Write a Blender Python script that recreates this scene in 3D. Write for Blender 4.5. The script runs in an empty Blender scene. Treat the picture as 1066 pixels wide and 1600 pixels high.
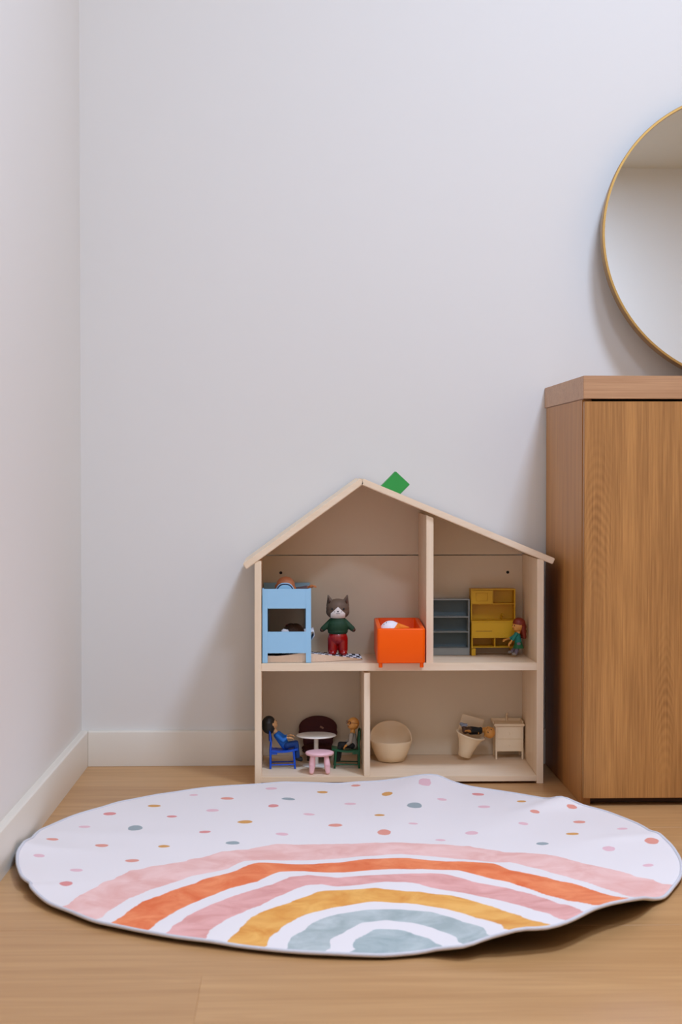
import bpy, bmesh, math, random
from mathutils import Vector, Matrix, Euler
random.seed(7)
SC = bpy.context.scene
COL = SC.collection
R = math.radians

# ------------------------------------------------------------------ camera
cd = bpy.data.cameras.new('camera')
cam = bpy.data.objects.new('camera', cd); COL.objects.link(cam)
cam.location = (0, 0, .585)
cam.rotation_euler = (R(90 - 1.4), 0, R(-1.83))
cd.sensor_fit = 'VERTICAL'; cd.sensor_height = 36; cd.sensor_width = 24
cd.lens = 2600 / 1600 * 36
cd.clip_start = .05
cd.dof.use_dof = True; cd.dof.focus_distance = 3.05; cd.dof.aperture_fstop = 9
SC.camera = cam
# ------------------------------------------------------------------ world, lights, exposure
w = bpy.data.worlds.new('world'); SC.world = w; w.use_nodes = True
w.node_tree.nodes['Background'].inputs[0].default_value = (.5, .45, .4, 1)
w.node_tree.nodes['Background'].inputs[1].default_value = .0
LAMPS = [((.95, 1.85), 51, (.57, .725, 1.0)), ((.60, .25), 29, (.60, .745, 1.0))]  # second panel is added fill for front faces and the mirrored wall
SC.view_settings.view_transform = 'Standard'
SC.view_settings.look = 'None'
SC.view_settings.gamma = 1
SC.view_settings.use_curve_mapping = False
SC.view_settings.exposure = 0.08
SC.cycles.use_denoising = True
SC.cycles.max_bounces = 10; SC.cycles.diffuse_bounces = 7
SC.cycles.caustics_reflective = False; SC.cycles.caustics_refractive = False
CEIL = 2.7

# ------------------------------------------------------------------ materials
def srgb(c):
    c = [v / 255 for v in c]
    return tuple((v / 12.92 if v <= .04045 else ((v + .055) / 1.055) ** 2.4) for v in c) + (1,)
def newmat(name):
    m = bpy.data.materials.new(name); m.use_nodes = True
    nt = m.node_tree; b = nt.nodes['Principled BSDF']
    return m, nt, b
def N(nt, t, **kw):
    n = nt.nodes.new(t)
    for k, v in kw.items(): setattr(n, k, v)
    return n
def plain(name, rgb, rough=.5, var=.04, scale=60, bump=0., coat=0., metal=0., spec=.5):
    m, nt, b = newmat(name)
    c = srgb(rgb)
    tc = N(nt, 'ShaderNodeTexCoord'); no = N(nt, 'ShaderNodeTexNoise'); no.inputs['Scale'].default_value = scale
    no.inputs['Detail'].default_value = 4
    nt.links.new(tc.outputs['Object'], no.inputs['Vector'])
    mx = N(nt, 'ShaderNodeMix', data_type='RGBA')
    mx.inputs[6].default_value = tuple(max(0, v * (1 - var)) for v in c[:3]) + (1,)
    mx.inputs[7].default_value = tuple(min(1, v * (1 + var)) for v in c[:3]) + (1,)
    nt.links.new(no.outputs['Fac'], mx.inputs[0]); nt.links.new(mx.outputs[2], b.inputs['Base Color'])
    b.inputs['Roughness'].default_value = rough
    b.inputs['Metallic'].default_value = metal
    b.inputs['Coat Weight'].default_value = coat
    b.inputs['Specular IOR Level'].default_value = spec
    if bump:
        bp = N(nt, 'ShaderNodeBump'); bp.inputs['Strength'].default_value = bump; bp.inputs['Distance'].default_value = .001
        nt.links.new(no.outputs['Fac'], bp.inputs['Height']); nt.links.new(bp.outputs[0], b.inputs['Normal'])
    return m
def wood(name, light, dark, axis='z', cath=None, fine=260, rings=5.0, ring_str=.5, rough=.5, pore=.35, obj_rand=0., seed=0., broad=.6):
    """grain runs along axis; broad soft streaks, cathedral rings, fine pores"""
    m, nt, b = newmat(name)
    tc = N(nt, 'ShaderNodeTexCoord')
    oi = N(nt, 'ShaderNodeObjectInfo')
    add = N(nt, 'ShaderNodeVectorMath', operation='ADD'); nt.links.new(tc.outputs['Object'], add.inputs[0])
    comb = N(nt, 'ShaderNodeVectorMath', operation='SCALE'); comb.inputs[0].default_value = (7.3, 5.1, 9.7)
    ra = N(nt, 'ShaderNodeMath', operation='ADD'); ra.inputs[1].default_value = seed
    if obj_rand > 0: nt.links.new(oi.outputs['Random'], ra.inputs[0])
    else: ra.inputs[0].default_value = 0
    nt.links.new(ra.outputs[0], comb.inputs['Scale']); nt.links.new(comb.outputs[0], add.inputs[1])
    def sc(across, along):
        v = {'x': (along, across, across), 'y': (across, along, across), 'z': (across, across, along)}[axis]
        mp = N(nt, 'ShaderNodeVectorMath', operation='MULTIPLY'); mp.inputs[1].default_value = v
        nt.links.new(add.outputs[0], mp.inputs[0]); return mp.outputs[0]
    def noise(vec, detail, rgh=.5, dist=0.):
        n = N(nt, 'ShaderNodeTexNoise'); n.inputs['Scale'].default_value = 1; n.inputs['Detail'].default_value = detail
        n.inputs['Roughness'].default_value = rgh; n.inputs['Distortion'].default_value = dist
        nt.links.new(vec, n.inputs['Vector']); return n.outputs['Fac']
    n1 = noise(sc(rings, rings * .07), 2, .45, .6)
    n2 = noise(sc(fine, fine * .02), 3, .6)
    n3 = noise(sc(rings * 5, rings * .35), 3, .6)
    s1 = N(nt, 'ShaderNodeMath', operation='MULTIPLY'); s1.inputs[1].default_value = 140; nt.links.new(n1, s1.inputs[0])
    s2 = N(nt, 'ShaderNodeMath', operation='SINE'); nt.links.new(s1.outputs[0], s2.inputs[0])
    def mad(src, mul, addv):
        q = N(nt, 'ShaderNodeMath', operation='MULTIPLY_ADD'); nt.links.new(src, q.inputs[0])
        q.inputs[1].default_value = mul
        if isinstance(addv, float): q.inputs[2].default_value = addv
        else: nt.links.new(addv, q.inputs[2])
        return q.outputs[0]
    f = mad(s2.outputs[0], .18 * ring_str, .5 - .5 * broad * 2 - .5 * pore)
    f = mad(n3, broad * 2, f)
    f = mad(n2, pore, f)
    if cath:
        sp = N(nt, 'ShaderNodeSeparateXYZ'); nt.links.new(tc.outputs['Object'], sp.inputs[0])
        def mm(op, a, b_=0.):
            q = N(nt, 'ShaderNodeMath', operation=op)
            for i_, v_ in enumerate((a, b_)):
                if isinstance(v_, (int, float)): q.inputs[i_].default_value = v_
                else: nt.links.new(v_, q.inputs[i_])
            return q.outputs[0]
        for cx_, cw_, cz_ in cath:
            u_ = mm('DIVIDE', mm('ADD', mm('SUBTRACT', sp.outputs[0], cx_), mm('MULTIPLY', mm('SUBTRACT', n1, .5), .02)), cw_)
            u2 = mm('MULTIPLY', u_, u_)
            ph = mm('ADD', mm('MULTIPLY', mm('ADD', sp.outputs[2], mm('MULTIPLY', u2, .045)), 330.), mm('MULTIPLY', n3, 22.))
            mask = mm('MULTIPLY', mm('MAXIMUM', mm('SUBTRACT', 1., u2), 0.), mm('MAXIMUM', mm('SUBTRACT', 1., mm('ABSOLUTE', mm('DIVIDE', mm('SUBTRACT', sp.outputs[2], cz_), .17))), 0.))
            f = mad(mm('MULTIPLY', mm('SINE', ph), mask), .11, f)
    if obj_rand > 0:
        f = mad(oi.outputs['Random'], obj_rand, f)
    mx = N(nt, 'ShaderNodeMix', data_type='RGBA'); mx.clamp_factor = True
    mx.inputs[6].default_value = srgb(dark); mx.inputs[7].default_value = srgb(light)
    nt.links.new(f, mx.inputs[0]); nt.links.new(mx.outputs[2], b.inputs['Base Color'])
    b.inputs['Roughness'].default_value = rough
    bp = N(nt, 'ShaderNodeBump'); bp.inputs['Strength'].default_value = .12; bp.inputs['Distance'].default_value = .0006
    nt.links.new(n2, bp.inputs['Height']); nt.links.new(bp.outputs[0], b.inputs['Normal'])
    return m
M = {}
M['wall'] = plain('wall_paint', (222, 218, 212), .85, .012, 2.5, .0)
M['wall_front'] = M['wall']; M['wall_right'] = plain('ochre_bounce_paint', (206, 170, 116), .85, .012, 2.5)  # unseen right wall coloured ochre to bounce warm fill into the shadows
M['base'] = plain('baseboard_paint', (222, 213, 198), .42, .01, 8)
M['ceil'] = plain('ceiling_paint', (216, 213, 204), .9, .015, 30)
M['floor_under'] = plain('floor_underlay', (60, 42, 28), .9)
M['plank'] = wood('oak_plank', (202, 156, 104), (156, 108, 60), 'x', None, 150, 9, .3, .42, .3, .16, 0, .45)
M['oak_v'] = wood('oak_veneer_upright', (206, 148, 82), (120, 74, 30), 'z', [(-.478, .026, .50), (.10, .03, .35), (-.36, .02, .18)], 520, 5, .22, .48, .95, 0, 3.3, .36)
M['oak_s'] = wood('oak_veneer_side', (200, 142, 76), (146, 92, 40), 'z', None, 220, 10, .2, .5, .3, 0, 1.1, .5)
M['oak_h'] = wood('oak_worktop', (208, 164, 122), (154, 106, 70), 'x', None, 420, 14, .3, .45, .7, 0, 5, .35)
M['plinth'] = plain('plinth_brown', (84, 52, 28), .6)
M['pine'] = wood('pine_z', (242, 222, 196), (224, 196, 160), 'z', None, 200, 10, .3, .45, .25, 0, .7, .4)
M['pine_x'] = wood('pine_x', (242, 222, 196), (224, 196, 160), 'x', None, 200, 10, .3, .45, .25, 0, 2.7, .4)
M['hdf'] = plain('back_board', (218, 202, 176), .6, .02, 20)
M['dark'] = plain('hole_shade', (28, 18, 12), .8)
M['gold'] = plain('brushed_brass', (176, 136, 78), .36, .06, 120, metal=1.)
m, nt, b = newmat('mirror_glass'); b.inputs['Metallic'].default_value = 1; b.inputs['Roughness'].default_value = .0
b.inputs['Base Color'].default_value = (.87, .89, .90, 1); M['mirror'] = m
M['green_block'] = plain('green_paint', (40, 150, 62), .5, .03)
M['bed_blue'] = plain('light_blue_lacquer', (150, 196, 224), .45, .02)
M['navy'] = plain('navy_trim', (20, 34, 66), .6)
M['orange'] = plain('orange_plastic', (250, 92, 0), .4, .03, 20, spec=.2)
M['grey_blue'] = plain('grey_blue_lacquer', (154, 160, 158), .5, .03)
M['grey_back'] = plain('slate_back', (104, 120, 124), .6, .03)
M['yellow'] = plain('yellow_lacquer', (214, 166, 10), .45, .03)
M['cream'] = plain('cream_plastic', (240, 220, 188), .45, .03)
M['white'] = plain('white_lacquer', (240, 236, 226), .35, .02)
M['pink'] = plain('pink_plastic', (238, 190, 196), .4, .03)
M['chair_blue'] = plain('royal_blue_lacquer', (0, 76, 192), .4, .04)
M['chair_green'] = plain('dark_green_lacquer', (10, 84, 50), .4, .04)
M['maroon'] = plain('maroon_plush', (66, 14, 12), .8, .1, 300, .3)
M['pale_patch'] = plain('beige_patch', (150, 110, 90), .7)
M['skin'] = plain('beech_skin', (214, 166, 116), .5, .03)
M['skin_or'] = plain('honey_skin', (206, 142, 66), .5, .04)
M['skin_red'] = plain('tan_skin', (196, 120, 66), .5, .04)
M['hair_black'] = plain('black_hair', (22, 22, 18), .45, .1, 200, .3)
M['hair_brown'] = plain('brown_hair', (70, 44, 26), .6, .1, 200, .3)
M['hair_red'] = plain('auburn_hair', (120, 34, 12), .5, .1, 200, .3)
M['hair_tan'] = plain('copper_hair', (196, 124, 84), .6, .1, 200, .3)
M['shirt_blue'] = plain('blue_cotton', (24, 108, 196), .7, .05, 300, .2)
M['jeans'] = plain('navy_cotton', (14, 56, 116), .8, .06, 300, .2)
M['teal'] = plain('teal_cotton', (20, 120, 108), .7, .05, 300, .2)
M['green_cotton'] = plain('green_cotton', (22, 92, 50), .7, .05, 300, .2)
M['purple_grey'] = plain('mauve_grey_cotton', (110, 96, 106), .7, .05, 300, .2)
M['grey_cotton'] = plain('grey_cotton', (150, 140, 126), .8, .05, 300, .2)
M['black_cotton'] = plain('black_cotton', (24, 24, 22), .8, .05, 300, .2)
M['grey_shoe'] = plain('grey_shoe', (136, 124, 112), .6)
M['steel_shoe'] = plain('steel_blue_shoe', (132, 138, 152), .5)
M['cat_green'] = plain('bottle_green_knit', (12, 54, 24), .7, .06, 400, .3)
M['cat_red'] = plain('red_gloss', (150, 8, 8), .3, .05, 60, coat=.4)
M['black'] = plain('black_ink', (12, 10, 10), .5)
M['frame_red'] = plain('dark_red_frame', (110, 24, 14), .4)
M['white_cloth'] = plain('white_cloth', (238, 236, 240), .9, .03, 200, .2)
M['beige_cloth'] = plain('beige_cloth', (228, 204, 182), .9, .05, 300, .3)
M['lightblue_cloth'] = plain('light_blue_cloth', (150, 196, 224), .9, .03, 200, .2)
M['brown_board'] = plain('brown_board', (96, 66, 42), .8)
M['fox_orange'] = plain('fox_orange', (246, 128, 22), .7, .04, 200, .2)
M['rug_back'] = plain('rug_shade_backing', (34, 28, 28), .95)
M['rug_edge'] = plain('rug_binding', (204, 202, 206), .9, .06, 300, .4)

# ------------------------------------------------------------------ object helpers
def group_(o, label=None, cat=None, grp=None, kind=None):
    if label: o['label'] = label
    if cat: o['category'] = cat
    if grp: o['group'] = grp
    if kind: o['kind'] = kind
    return o
def thing(name, label, cat, loc=(0, 0, 0), rot=(0, 0, 0), grp=None, world=True):
    """an Empty at the thing's base; with world=True its parts are given in world coordinates"""
    o = bpy.data.objects.new(name, None); COL.objects.link(o)
    o.empty_display_size = .02
    o.location = loc; o.rotation_euler = rot
    bpy.context.view_layer.update()
    if world:
        o['_w'] = 1
        WORLD[o.name] = (Matrix.Translation(loc) @ Euler(rot).to_matrix().to_4x4()).inverted()
    return group_(o, label, cat, grp)
WORLD = {}
def root_of(o):
    while o.parent: o = o.parent
    return o
def link(name, bm, mat, parent=None, smooth=40, label=None):
    if parent is not None:
        r = root_of(parent)
        if r.name in WORLD: bm.transform(WORLD[r.name])
    me = bpy.data.meshes.new(name)
    bmesh.ops.recalc_face_normals(bm, faces=bm.faces)
    bm.to_mesh(me); bm.free()
    if not isinstance(mat, (list, tuple)): mat = [mat]
    for q in mat: me.materials.append(q)
    if smooth:
        me.polygons.foreach_set('use_smooth', [True] * len(me.polygons))
        me.set_sharp_from_angle(angle=R(smooth))
    o = bpy.data.objects.new(name, me); COL.objects.link(o)
    if parent is not None: o.parent = parent
    if label: o['label'] = label
    return o
def BM(): return bmesh.new()
def add_box(bm, x0, x1, y0, y1, z0, z1, bev=.0006, seg=2, mtx=None):
    vs = [bm.verts.new((x, y, z)) for x in (x0, x1) for y in (y0, y1) for z in (z0, z1)]
    f = [(0, 1, 3, 2), (4, 6, 7, 5), (0, 4, 5, 1), (2, 3, 7, 6), (0, 2, 6, 4), (1, 5, 7, 3)]
    fs = [bm.faces.new([vs[i] for i in q]) for q in f]
    if mtx is not None:
        for v in vs: v.co = mtx @ v.co
    if bev:
        es = list({e for q in fs for e in q.edges})
        bmesh.ops.bevel(bm, geom=es, offset=bev, segments=seg, affect='EDGES', clamp_overlap=True)
    return bm
def box(name, mat, b, parent=None, bev=.0006, seg=2, mtx=None, label=None):
    return link(name, add_box(BM(), *b, bev=bev, seg=seg, mtx=mtx), mat, parent, 35, label)
def add_cyl(bm, p0, p1, r0, r1=None, n=20, cap=True):
    r1 = r0 if r1 is None else r1
    p0, p1 = Vector(p0), Vector(p1); d = p1 - p0
    q = d.to_track_quat('Z', 'Y').to_matrix().to_4x4()
    mt = Matrix.Translation((p0 + p1) / 2) @ q
    bmesh.ops.create_cone(bm, cap_ends=cap, segments=n, radius1=r0, radius2=r1, depth=d.length, matrix=mt)
    return bm
def add_ell(bm, c, r, rot=None, u=20, v=14):
    r = (r, r, r) if isinstance(r, (int, float)) else r
    mt = Matrix.Translation(c) @ (rot.to_4x4() if rot is not None else Matrix.Identity(4)) @ Matrix.Diagonal((*r, 1))
    bmesh.ops.create_uvsphere(bm, u_segments=u, v_segments=v, radius=1, matrix=mt)
    return bm
def add_caps(bm, p0, p1, r0, r1=None):
    r1 = r0 if r1 is None else r1
    add_cyl(bm, p0, p1, r0, r1, 16); add_ell(bm, p0, r0, u=16, v=10); add_ell(bm, p1, r1, u=16, v=10); return bm
def add_lathe(bm, prof, c=(0, 0, 0), n=40, mtx=None, closed=False):
    """prof: (r, z) list revolved about z"""
    rings = []
    for r, z in prof:
        if r < 1e-7: rings.append([bm.verts.new((c[0], c[1], c[2] + z))])
        else: rings.append([bm.verts.new((c[0] + r * math.cos(2 * math.pi * i / n), c[1] + r * math.sin(2 * math.pi * i / n), c[2] + z)) for i in range(n)])
    prs = list(zip(rings, rings[1:])) + ([(rings[-1], rings[0])] if closed else [])
    for a, b2 in prs:
        for i in range(n):
            j = (i + 1) % n
            if len(a) == 1 and len(b2) == 1: break
            if len(a) == 1: bm.faces.new((a[0], b2[i], b2[j]))
            elif len(b2) == 1: bm.faces.new((a[i], a[j], b2[0]))
            else: bm.faces.new((a[i], a[j], b2[j], b2[i]))
    if mtx is not None:
        for rg in rings:
            for v in rg: v.co = mtx @ v.co
    return bm
def add_prism(bm, poly, y0, y1, bev=.0006):
    """polygon in x,z extruded along y"""
    a = [bm.verts.new((x, y0, z)) for x, z in poly]; b2 = [bm.verts.new((x, y1, z)) for x, z in poly]
    n = len(poly); fs = [bm.faces.new(a), bm.faces.new(b2[::-1])]
    for i in range(n): fs.append(bm.faces.new((a[i], b2[i], b2[(i + 1) % n], a[(i + 1) % n])))
    bmesh.ops.recalc_face_normals(bm, faces=fs)
    if bev: bmesh.ops.bevel(bm, geom=list({e for f in fs for e in f.edges}), offset=bev, segments=2, affect='EDGES', clamp_overlap=True)
    return bm
def add_tube(bm, pts, r, n=8, closed=False):
    pts = [Vector(p) for p in pts]; m = len(pts); rings = []
    up = Vector((0, 0, 1))
    for i, p in enumerate(pts):
        a = pts[i - 1] if (i or closed) else p; b2 = pts[(i + 1) % m] if (i < m - 1 or closed) else p
        t = (b2 - a).normalized(); s = t.cross(up)
        if s.length < .05: s = t.cross(Vector((0, 1, 0)))
        s.normalize(); q = s.cross(t)
        rr = r[i] if isinstance(r, (list, tuple)) else r
        rings.append([bm.verts.new(p + (s * math.cos(2 * math.pi * k / n) + q * math.sin(2 * math.pi * k / n)) * rr) for k in range(n)])
    for i in range(m if closed else m - 1):
        a, b2 = rings[i], rings[(i + 1) % m]
        for k in range(n): bm.faces.new((a[k], a[(k + 1) % n], b2[(k + 1) % n], b2[k]))
    if not closed: bm.faces.new(rings[0][::-1]); bm.faces.new(rings[-1])
    return bm
def blob(name, bm, mat, parent, vox=.0009, it=4, label=None):
    """fuse the shapes in bm into one continuous smooth surface"""
    tm = bpy.data.meshes.new('tmp'); bm.to_mesh(tm); bm.free()
    to = bpy.data.objects.new('tmp', tm); COL.objects.link(to)
    rm = to.modifiers.new('r', 'REMESH'); rm.mode = 'VOXEL'; rm.voxel_size = vox
    sm = to.modifiers.new('s', 'SMOOTH'); sm.factor = .5; sm.iterations = it
    dg = bpy.context.evaluated_depsgraph_get()
    me = bpy.data.meshes.new_from_object(to.evaluated_get(dg))
    b2 = bmesh.new(); b2.from_mesh(me)
    bpy.data.objects.remove(to); bpy.data.meshes.remove(tm); bpy.data.meshes.remove(me)
    return link(name, b2, mat, parent, 180, label)
def at(px, py, D):
    """a point at depth D given by where it stands in the photograph"""
    return Vector(((px - 450) * D / 2600, D, .585 - (py - 736.5) * D / 2600))
# ------------------------------------------------------------------ the room
WY = 3.315; BX0 = -.50; BX1 = 2.2; YF = -.42
def struct(o): o['kind'] = 'structure'; return o
struct(box('wall_back', M['wall'], (-.55, BX1 + .1, WY, WY + .1, -.05, CEIL + .05), bev=0))
def lx(y): return -.4105 + (y - 3.315) * .0149          # the left wall runs a little off square
bm = BM(); vs = []
for z in (-.05, CEIL + .05):
    vs.append([bm.verts.new(p) for p in ((lx(WY), WY, z), (lx(YF - .1), YF - .1, z), (lx(YF - .1) - .1, YF - .1, z), (lx(WY) - .1, WY, z))])
bm.faces.new(vs[0]); bm.faces.new(vs[1])
for i in range(4): bm.faces.new((vs[0][i], vs[0][(i + 1) % 4], vs[1][(i + 1) % 4], vs[1][i]))
struct(link('wall_left', bm, M['wall'], smooth=0))
struct(box('wall_right', M['wall_right'], (BX1, BX1 + .1, YF - .1, WY, -.05, CEIL + .05), bev=0))
struct(box('wall_front', M['wall_front'], (-.6, BX1 + .1, YF - .1, YF, -.05, CEIL + .05), bev=0))
struct(box('ceiling', M['ceil'], (-.6, BX1 + .1, YF - .1, WY + .1, CEIL, CEIL + .1), bev=0))
floor = struct(box('floor', M['floor_under'], (-.6, BX1 + .1, YF - .1, WY + .1, -.06, -.006), bev=0))
PW = .195; PL = 1.25
pm_cache = {}
def plank_mesh(L):
    k = round(L, 3)
    if k not in pm_cache:
        b_ = add_box(BM(), 0, L - .0001, 0, PW - .0003, -.006, 0, bev=.0002, seg=1)
        me = bpy.data.meshes.new('plank'); b_.to_mesh(me); b_.free(); me.materials.append(M['plank']); pm_cache[k] = me
    return pm_cache[k]
row = 0; y = 1.924 - PW * 13
JX = {-1: -.10, 0: .62, 1: .68, 2: .1, 3: .2, 4: .05, 5: .22, 6: .12}
while y < WY - .0:
    # one board end in the row just before the camera's near edge stands at x = -.10
    k = round((y - 1.924) / PW)
    x = JX.get(k, random.uniform(-.5, .6)) - 2 * PL
    while x < BX1:
        x0, x1 = max(x, -.56), min(x + PL, BX1)
        if x1 - x0 > .03:
            o = bpy.data.objects.new('plank', plank_mesh(x1 - x0)); COL.objects.link(o)
            o.location = (x0, y, random.uniform(-.0002, .0)); o.parent = floor
        x += PL
    y += PW
BBH = .0694
bm = add_prism(BM(), [(0, 0), (.0, BBH), (-.0095, BBH), (-.0125, BBH - .003), (-.0135, BBH - .006), (-.0135, 0)], 0, 1, 0)
# profile was (thickness, height); lay it along x for the back wall
def baseboard(name, p0, p1, inward):
    p0, p1, n = Vector(p0), Vector(p1), Vector(inward).normalized()
    prof = [(0, 0), (0, BBH), (.0105, BBH), (.0130, BBH - .0015), (.0140, BBH - .004), (.0140, 0)]
    b_ = BM(); A = [b_.verts.new(p0 + n * t + Vector((0, 0, h))) for t, h in prof]; B = [b_.verts.new(p1 + n * t + Vector((0, 0, h))) for t, h in prof]
    b_.faces.new(A); b_.faces.new(B[::-1])
    for i in range(6): b_.faces.new((A[i], B[i], B[(i + 1) % 6], A[(i + 1) % 6]))
    return struct(link(name, b_, M['base'], smooth=30))
bm.free()
baseboard('baseboard_back', (lx(WY) + .0142, WY, 0), (BX1, WY, 0), (0, -1, 0))
baseboard('baseboard_left', (lx(WY), WY, 0), (lx(YF), YF, 0), (1, .0, 0))
baseboard('baseboard_right', (BX1, WY - .015, 0), (BX1, YF + .015, 0), (-1, 0, 0))
baseboard('baseboard_front', (lx(YF) + .015, YF, 0), (BX1, YF, 0), (0, 1, 0))
# the ceiling fixture that lights the corner, plus an added frontal fill panel
for i, ((lx_, ly_), pw, LAMP_COL) in enumerate(LAMPS):
    t = thing('ceiling_and_fill_light', ['square white ceiling light panel over the sideboard and doll house', 'square white fill light panel added unseen close to the front wall'][i], 'lamp', (lx_, ly_, CEIL), world=False)
    lit, nt, b = newmat('lit_diffuser'); b.inputs['Emission Color'].default_value = (*LAMP_COL, 1); b.inputs['Emission Strength'].default_value = 5
    bm = BM()
    for a in ((-.25, .25, -.25, -.23), (-.25, .25, .23, .25), (-.25, -.23, -.23, .23), (.23, .25, -.23, .23)):
        add_box(bm, *a, -.03, 0, bev=.001)
    link('frame', bm, M['white'], t)
    box('diffuser', lit, (-.23, .23, -.23, .23, -.02, -.012), t, bev=0)
    ld = bpy.data.lights.new('panel_light', 'AREA'); ld.shape = 'RECTANGLE'; ld.size = .40; ld.size_y = .40
    ld.energy = pw; ld.color = LAMP_COL
    lo = bpy.data.objects.new('panel_light', ld); COL.objects.link(lo); lo.parent = t; lo.location = (0, 0, -.035)

# ------------------------------------------------------------------ sideboard
CF = 2.878; CX = .514; CXR = 1.52
t = thing('sideboard', 'tall oak sideboard cabinet with flat handleless doors against the wall', 'cabinet', ((CX + CXR) / 2, 3.08, 0))
box('top_panel', M['oak_h'], (CX - .001, CXR + .001, CF - .001, WY - .001, .711, .751), t, bev=.0008)
box('side_panel', M['oak_s'], (CX + .0005, CX + .017, CF + .019, WY - .015, 0, .7105), t, bev=.0006)
box('side_panel', M['oak_s'], (CXR - .017, CXR, CF + .019, WY - .015, 0, .7105), t, bev=.0006)
box('back_panel', M['oak_s'], (CX + .017, CXR - .017, WY - .021, WY - .015, .06, .7105), t, bev=0)
box('bottom_panel', M['oak_s'], (CX + .017, CXR - .017, CF + .019, WY - .021, .060, .078), t, bev=0)
DW = (CXR - CX - .001) / 2
for i in range(2):
    box('door', M['oak_v'], (CX + .0015 + i * DW, CX + .0015 + (i + 1) * DW - .003, CF, CF + .0175, .0138, .7065), t, bev=.0008)
box('plinth', M['plinth'], (CX + .017, CXR - .017, CF + .032, CF + .048, .001, .060), t, bev=0)

# ------------------------------------------------------------------ mirror
LEAN = R(6); MR = .294
mloc = (.911, 3.226, .7540)
t = thing('round_mirror', 'large round mirror with a thin brass frame leaning on the wall atop the sideboard', 'mirror', mloc, (-LEAN, 0, 0), world=False)
up = Matrix.Translation((0, 0, MR)) @ Matrix.Rotation(R(90), 4, 'X')
# lathe axis z -> points to -y (towards the room) after the turn
link('frame', add_lathe(BM(), [(MR - .005, 0), (MR - .0008, 0), (MR, -.0008), (MR, -.0235), (MR - .0008, -.0245), (MR - .005, -.0245)], n=160, mtx=up, closed=True), M['gold'], t)
link('mirror_glass', add_lathe(BM(), [(0, -.004), (MR - .0052, -.004), (MR - .0052, -.008), (0, -.008)], n=160, mtx=up), M['mirror'], t, 30)
link('backing', add_lathe(BM(), [(0, -.009), (MR - .0055, -.009), (MR - .0055, -.022), (0, -.022)], n=96, mtx=up), M['plinth'], t, 30)

# ------------------------------------------------------------------ doll's house
HF = 3.092; HB = 3.292; PT = .0125
XL, XR = -.0620, .4782
MZ0, MZ1 = .2272, .2232        # middle shelf top, front and back
BZ0, BZ1 = .0148, .0218        # base shelf top, front and back
def zm(y): return MZ0 + (MZ1 - MZ0) * (y - HF) / (HB - HF)
def zb(y): return BZ0 + (BZ1 - BZ0) * (y - HF) / (HB - HF)
t = thing('dollhouse', 'open pale pine doll house shelf with a gabled roof standing on the floor', 'dollhouse', ((XL + XR) / 2, (HF + HB) / 2, 0))
RX, RZ = .1385, .5735           # ridge
Lx, Lz = -.0825, .4075          # left eave tip, underside
def slope_z(x): return (Lz + (RZ - .008 - Lz) * (x - Lx) / (RX - Lx)) if x < RX else (.5635 - .4135 * (x - RX))
box('side_panel', M['pine'], (XL, XL + PT, HF, HB, 0, .4185), t)
box('side_panel', M['pine'], (XR - PT, XR, HF, HB, 0, .4215), t)
def shelf(name, x0, x1, yf, yb, zf, zbk, th, parent):
    b_ = BM()
    co = [(x, y, z) for x in (x0, x1) for y, z in ((yf, zf - th), (yf, zf), (yb, zbk), (yb, zbk - th))]
    v = [b_.verts.new(c) for c in co]
    for q in ((0, 1, 2, 3), (4, 7, 6, 5), (0, 4, 5, 1), (1, 5, 6, 2), (2, 6, 7, 3), (3, 7, 4, 0)): b_.faces.new([v[i] for i in q])
    bmesh.ops.bevel(b_, geom=list(b_.edges), offset=.0006, segments=2, affect='EDGES')
    return link(name, b_, M['pine_x'], parent, 35)
shelf('shelf', XL + PT, XR - PT, HF + .001, HB, MZ0, MZ1, .0145, t)
shelf('base_shelf', XL + PT, XR - PT, HF + .001, HB, BZ0, BZ1, .0105, t)
box('divider', M['pine'], (.1420, .1532, HF + .004, HB - .006, BZ0 + .0002, MZ1 - .0142), t)
add = add_prism(BM(), [(.2585, MZ1 + .0002), (.2718, MZ1 + .0002), (.2718, slope_z(.2718) - .0105), (.2585, slope_z(.2585) - .0105)], HF + .006, HB - .006)
link('divider', add, M['pine'], t, 35)
# back boards: lower sheet and gable sheet, a groove between them
SEAM = .4193
bm = add_prism(BM(), [(XL + PT, BZ1), (XR - PT, BZ1), (XR - PT, SEAM - .001), (XL + PT, SEAM - .001)], HB - .005, HB - .001, .0004)
back = link('back_panel', bm, M['hdf'], t, 30)
bm = add_prism(BM(), [(XL + PT + .001, SEAM + .0006), (XR - PT - .001, SEAM + .0006), (XR - PT - .001, .4235), (RX + .004, .5590), (XL + PT + .004, .4215)], HB - .0035, HB + .0005, .0004)
link('back_panel', bm, M['hdf'], t, 30)
for hx, hz in ((-.0140, .3845), (.4363, .3848)):
    link('hole_shade_disc', add_lathe(BM(), [(0, 0), (.0026, 0), (.0030, .0004), (.0030, .001), (0, .001)], n=20, mtx=Matrix.Translation((hx, HB - .0056, hz)) @ Matrix.Rotation(R(-90), 4, 'X')), M['dark'], back, label='small dark disc as the shade of a round hole in the back board')  # dark disc set on the board as the shade inside a hole
# roof boards
def board(p0, p1, th, y0, y1):
    (x0, z0), (x1, z1) = p0, p1; d = Vector((x1 - x0, z1 - z0)).normalized(); n = Vector((-d.y, d.x)) * th
    return add_prism(BM(), [(x0, z0), (x1, z1), (x1 + n.x, z1 + n.y), (x0 + n.x, z0 + n.y)], y0, y1, .0012)
e0 = (-.0770, .4030); e1 = (RX + .0035, .5625)
link('roof_board', board(e0, e1, .0118, HF - .002, HB + .012), M['pine_x'], t, 35)
link('roof_board', board((RX - .0030, .5608), (.4945, .4115), .0118, HF - .002, HB + .012), M['pine_x'], t, 35)

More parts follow.
